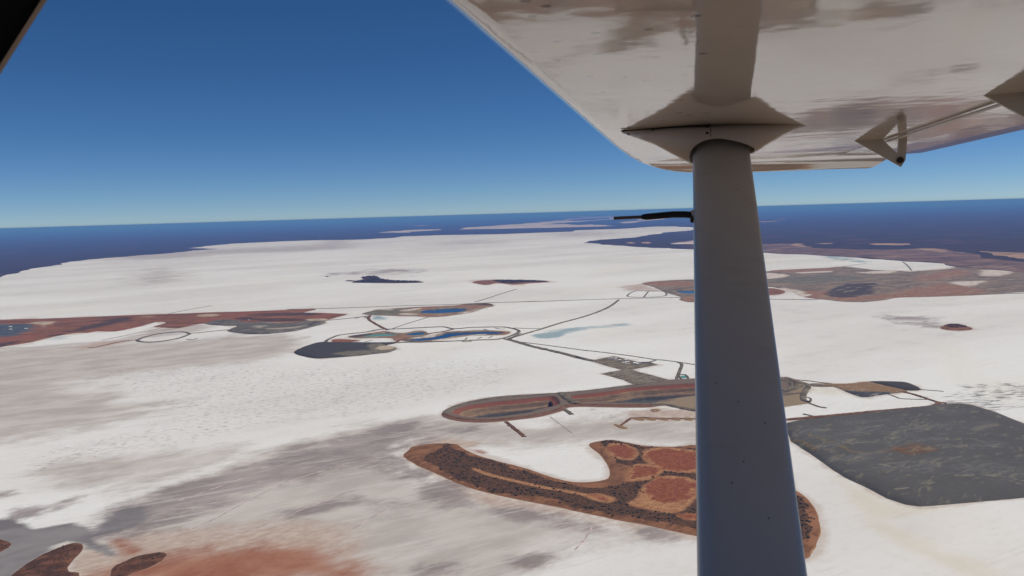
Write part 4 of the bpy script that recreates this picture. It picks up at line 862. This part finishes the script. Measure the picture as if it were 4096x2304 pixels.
M_BLACK = plain('black_rubber', lin(24, 26, 34), .6, .3)
M_STEEL = plain('probe_steel', lin(92, 88, 90), .35, .5, .6)
M_SCREW = plain('screw_head', lin(52, 48, 46), .45, .5, .5)
M_FRAME = plain('window_frame_vinyl', lin(22, 20, 19), .8, .1)
M_TRIM = plain('window_trim', lin(150, 132, 112), .8, .1)

def loft(name, rings, mat, parent, close=True, cap=False, sm=True):
    n = len(rings[0]); V = [p for R_ in rings for p in R_]; F = []
    for i in range(len(rings) - 1):
        for k in range(n if close else n - 1):
            a, b = i * n + k, i * n + (k + 1) % n
            F.append((a, b, b + n, a + n))
    if cap: F += [tuple(range(n))[::-1], tuple((len(rings) - 1) * n + k for k in range(n))]
    o = link_mesh(name, V, F, mat, parent, smooth_shade=sm)
    if sm:
        m_ = o.modifiers.new('sharp_edges', 'EDGE_SPLIT'); m_.split_angle = math.radians(38)
    return o

def cyl(name, a, b, ra, rb, mat, parent, n=14):
    a, b = np.array(a, float), np.array(b, float); d = unit(b - a)
    u_ = unit(np.cross(d, [0, 0, 1.0] if abs(d[2]) < .9 else [1.0, 0, 0])); v_ = np.cross(d, u_)
    ring = lambda c, r_: [tuple(c + r_ * (math.cos(t) * u_ + math.sin(t) * v_)) for t in np.linspace(0, 2 * math.pi, n, endpoint=False)]
    return loft(name, [ring(a, ra), ring(b, rb)], mat, parent, cap=True)

# wing main panel: aerofoil from the nose back to the aileron gap at x = .515
XG = .515
def wing_section(y, le, drop, thin=1.0, te=XG):
    R_ = []
    r_ = .055 * thin
    c = (le + .055, HW - drop + r_)
    # lower surface from gap forward, slightly bellied
    for x in np.linspace(te, le + .055, 12):
        belly = .0035 * math.sin(math.pi * min(1, max(0, (XG - x) / (XG - LE))))
        R_.append((x, y, HW - drop + .003 - belly))
    for a in np.linspace(-90, -250, 14)[1:]:
        R_.append((c[0] + .055 * math.cos(math.radians(a)), y, c[1] + r_ * math.sin(math.radians(a))))
    for x in np.linspace(le + .08, te, 9):
        t_ = (x - le) / (te - le); R_.append((x, y, HW - drop + .003 + thin * (.118 + .02 * math.sin(math.pi * min(1, t_ * 1.5)) - .06 * t_)))
    return R_
LE = -.220
st = [(.46, LE), (.7, LE), (1.0, LE), (1.7, LE), (2.2, LE), (2.6, LE + .004), (2.9835, LE + .018)]
wing = loft('wing', [wing_section(y, le, 0, 1) for y, le in st], M_WING, plane, cap=True)
DR = HW - acy(2900, 691, 3.27)[2]
tip = [(2.984, LE + .018, 0, 1, .715), (3.04, LE + .028, .06, .98, .715), (3.10, LE + .046, .2, .92, .714), (3.15, LE + .07, .4, .82, .712), (3.19, LE + .10, .6, .7, .708), (3.22, LE + .14, .78, .55, .703), (3.245, LE + .19, .9, .4, .697), (3.26, LE + .25, .97, .25, .69), (3.27, LE + .33, 1, .1, .68)]
wing_tip = loft('wing_tip', [wing_section(y, le, dr * DR, th, te) for y, le, dr, th, te in tip], M_WING, plane, cap=True)
for p in ((3198, 651), (3302, 652), (3330, 650), (3372, 640)):
    q = ac(p[0], p[1], HW); cyl('screw', q + np.array([0, 0, .004]), q - np.array([0, 0, .0035]), .004, .0035, M_SCREW, wing_tip, 10)
# aileron behind the gap
ail = []
for y in np.linspace(.5, 2.965, 10):
    ail.append([(XG + .0015, y, HW + .012), (XG + .0016, y, HW + .0026), (.62, y, HW + .001), (.72, y, HW + .002), (.79, y, HW + .005), (.80, y, HW + .007), (.79, y, HW + .012), (.62, y, HW + .045), (XG + .03, y, HW + .06), (XG + .0015, y, HW + .05)])
aileron = loft('aileron', ail, M_WING, plane, cap=True, sm=False)

# control rod lying in the gap
cyl('control_rod', (XG + .006, .52, HW - .002), (XG + .006, 2.32, HW - .002), .003, .003, M_STRUT, aileron)
def bracket(Y0, shift):
    """triangular hinge plate hanging under the wing; outline read at the outer hinge"""
    out = [(3413, 577), (3603, 668), (3621, 640), (3628, 560)]; hol = [(3528, 573), (3589, 614), (3589, 612), (3593, 562)]
    conv = lambda p: acy(p[0], p[1], 2.27)
    vo_, vh = [conv(p) for p in out], [conv(p) for p in hol]
    for v in (vo_[0], vo_[3], vh[0], vh[3]): v[2] = HW + .003
    V = []; F = []
    for dy in (-.003, .003):
        for v in vo_ + vh: V.append((v[0] + shift, Y0 + dy, v[2]))
    for b in (0, 8):
        for k in range(3): F.append((b + k, b + k + 1, b + 4 + k + 1, b + 4 + k))
    for k in range(3): F += [(k, k + 1, k + 9, k + 8), (4 + k, 5 + k, 13 + k, 12 + k)]
    o = link_mesh('hinge_bracket', V, F, M_STRUT, aileron)
    c = conv((3598, 641)); c = c + np.array([shift, 0, 0]); cyl('bolt', (c[0], Y0 - .010, c[2]), (c[0], Y0 + .010, c[2]), .0085, .0085, M_SCREW, aileron)
    return o
bracket(2.27, 0); bracket(1.40, .022)

# strut
CH0, CH1 = acy(2770, 600, 1.70)[0], acy(2997, 600, 1.70)[0]
def strut_section(c, xl, xr, k=1.0, th=.046, n=40):
    xm, hw = (xl + xr) / 2, (xr - xl) / 2 * k
    nrm = np.array([0, -sdir[2], sdir[1]])            # across the strut, towards outboard-up
    R_ = []
    for i in range(n):
        t = 2 * math.pi * i / n; x = math.cos(t)
        prof_ = math.copysign(abs(math.sin(t)) ** .85, math.sin(t)) * (1 - .28 * x)
        p = np.array(c, float) + nrm * (prof_ * th / 2 * k); R_.append((xm + hw * x, p[1], p[2]))
    return R_
y_top, z_top = 1.70, acy(2885, 595, 1.70)[2]
axis = lambda s: np.array([0, y_top, z_top]) + sdir * s
rings = [strut_section(axis(s), CH0, CH1) for s in np.linspace(.09, -1.45, 14)]
strut = loft('strut', rings, M_STRUT, plane, cap=True)
# fairing where the strut enters the wing
fa, fb, fi = ac(2483, 523), ac(3225, 500), ac(2850, 497)
xm = (fa[0] + fb[0]) / 2; hx = (fb[0] - fa[0]) / 2; yc = (fa[1] + fb[1]) / 2 + .02
n = 40; R_top = []; R_mid = []
low = strut_section(axis(.0), CH0 - .006, CH1 + .010, 1.0, .084, n)
R_low = []
for i in range(n):
    t = 2 * math.pi * i / n; c_, s_ = math.cos(t), math.sin(t)
    x = xm + hx * math.copysign(abs(c_) ** 1.15, c_)
    yy = yc - .085 * math.copysign(abs(s_) ** 1.5, s_)
    R_top.append((x, yy, HW + .001))
    p = np.array(low[i])
    dz = -.018 * max(0, -c_) ** 2 - .006 * max(0, c_) ** 2 - .021 * s_
    p = p + sdir * (dz / sdir[2]); R_low.append(tuple(p))
    R_mid.append(tuple(np.array(R_top[-1]) * .5 + p * .5 + np.array([0, 0, .004])))
fair = loft('strut_fairing', [R_top, R_mid, R_low], M_FAIR, plane)
fm = fair.modifiers.new('thickness', 'SOLIDIFY'); fm.thickness = .0025; fm.offset = 1
from mathutils.bvhtree import BVHTree
fv = R_top + R_mid + R_low; ff = [(i * n + k, i * n + (k + 1) % n, (i + 1) * n + (k + 1) % n, (i + 1) * n + k) for i in range(2) for k in range(n)]
bvh = BVHTree.FromPolygons([Vector(v) for v in fv], ff)
def on_fairing(px, py):
    d = Vector(ARC @ ray(px, py)); loc, nr, *_ = bvh.ray_cast(Vector((0, 0, 0)), d)
    if loc is None: return None, None
    return np.array(loc), np.array(nr if nr.dot(d) < 0 else -nr)
for p in [(2516, 533), (2612, 520), (2829, 512), (2829, 537)]:
    q, nr = on_fairing(*p)
    if q is not None: cyl('screw', q - nr * .001, q + nr * .0038, .0034, .003, M_SCREW, fair, 10)
# panel joint of the fairing: along the wing towards the nose, then down to the strut
a_, b_ = ac(2484, 524, HW - .001), ac(2843, 498, HW - .001)
cyl('seam', a_, b_, .0012, .0020, M_BLACK, fair, 8)
sp_ = [on_fairing(2843, y) for y in (508, 522, 536, 550)]
sp_ = [q + nr * .0026 for q, nr in sp_ if q is not None]
for q0, q1 in zip(sp_[:-1], sp_[1:]): cyl('seam', q0, q1, .0007, .0007, M_BLACK, fair, 6)
for py in (615, 647):
    s_ = acy(2832, py, 1.0)
    nrm = np.array([0, -sdir[2], sdir[1]]); d = ARC @ ray(2832, py)
    # hit the inboard face of the strut
    k = (np.array([0, y_top, z_top]) @ nrm - .0215) / (d @ nrm); q = d * k
    cyl('screw', q + nrm * .004, q - nrm * .002, .004, .0035, M_SCREW, strut, 10)
# pitot probe on the front of the strut
def hit(px, py):
    nrm = np.array([0, -sdir[2], sdir[1]]); d = ARC @ ray(px, py); return d * ((np.array([0, y_top, z_top]) @ nrm) / (d @ nrm))
p0, p1, p2, p3, p4 = hit(2785, 861), hit(2690, 858), hit(2588, 867), hit(2560, 868), hit(2455, 873)
probe = cyl('pitot_mount', hit(2795, 856), hit(2764, 862), .011, .0085, M_STRUT, strut, 16)
mk = lambda c, r_: [tuple(c + r_ * np.array([0, math.cos(t), math.sin(t)])) for t in np.linspace(0, 2 * math.pi, 16, endpoint=False)]
hose = loft('hose', [mk(p0, .0060), mk((p0 + p1) / 2 + np.array([0, 0, .0008]), .0060), mk(p1, .0060), mk(p2, .0058), mk(p2 * .6 + p3 * .4, .0052), mk(p3 * .8 + p2 * .2, .0038)], M_BLACK, strut, cap=True)
loft('probe_tube', [mk(p3 * .8 + p2 * .2, .0030), mk(p4, .0030)], M_STEEL, strut, cap=True)
cyl('bolt', hit(2770, 884) + np.array([0, -.004, 0]), hit(2766, 868) + np.array([0, -.004, 0]), .004, .003, M_SCREW, strut, 10)
# cabin window frame crossing the top corner, close to the eye
def camray(px, py, d): return ARC @ (ray(px, py) * d)
fa_ = [(-500, 1120), (-330, 800), (-160, 545), (-5, 297), (80, 162), (178, 8), (290, -150), (420, -225), (640, -262), (1600, -270), (3600, -270), (4500, -250), (4760, -150), (4860, 100), (4900, 1200), (4860, 2350), (4700, 2620), (4300, 2700), (2000, 2720), (0, 2700), (-420, 2600), (-560, 2300), (-590, 1700), (-565, 1350)]
wid = [1, 1, 1, 1, 1, .9, .5, .3, .24, .24, .24, .3, .5, .8, 1, 1, 1, 1, 1, 1, 1, 1, 1, 1]
rings = []; rt = []; NF = len(fa_)
for i, (x, y) in enumerate(fa_):
    (x0, y0), (x1, y1) = fa_[i - 1], fa_[(i + 1) % NF]
    nx_, ny_ = (y1 - y0), -(x1 - x0); L_n = math.hypot(nx_, ny_); nx_, ny_ = nx_ / L_n, ny_ / L_n   # outward of the window
    k = wid[i]; off = lambda d, z: tuple(camray(x + nx_ * d, y + ny_ * d, z))
    rings.append([off(12, .40), off(5, .425), off(178 * k, .44), off(500 * k, .42), off(500 * k, .38), off(178 * k, .385)])
    rt.append([off(16, .398), off(-3, .405), off(-5, .415), off(16, .426)])
rings.append(rings[0]); rt.append(rt[0])
wf = loft('window_frame', rings, M_FRAME, plane)
loft('edge_trim', rt, M_TRIM, wf)

# ------------------------------------------------------------------ haze
t = bpy.data.materials.new('air'); t.use_nodes = True; tt = t.node_tree; tt.nodes.clear()
vo_ = tt.nodes.new('ShaderNodeOutputMaterial'); pv = tt.nodes.new('ShaderNodeVolumePrincipled')
pv.inputs['Color'].default_value = (.13, .36, 1.0, 1); pv.inputs['Absorption Color'].default_value = (.35, .35, .35, 1); pv.inputs['Density'].default_value = 1 / 27000
tt.links.new(pv.outputs[0], vo_.inputs['Volume'])
a, zb, zt = 262000.0, -75.0, 612.0
hz = link_mesh('haze', [(-a, -a, zb), (a, -a, zb), (a, a, zb), (-a, a, zb), (-a, -a, zt), (a, -a, zt), (a, a, zt), (-a, a, zt)],
               [(3, 2, 1, 0), (4, 5, 6, 7), (0, 1, 5, 4), (1, 2, 6, 5), (2, 3, 7, 6), (3, 0, 4, 7)], t)
tag(hz, 'thin bluish haze filling the air over the lake', 'haze', kind='stuff')
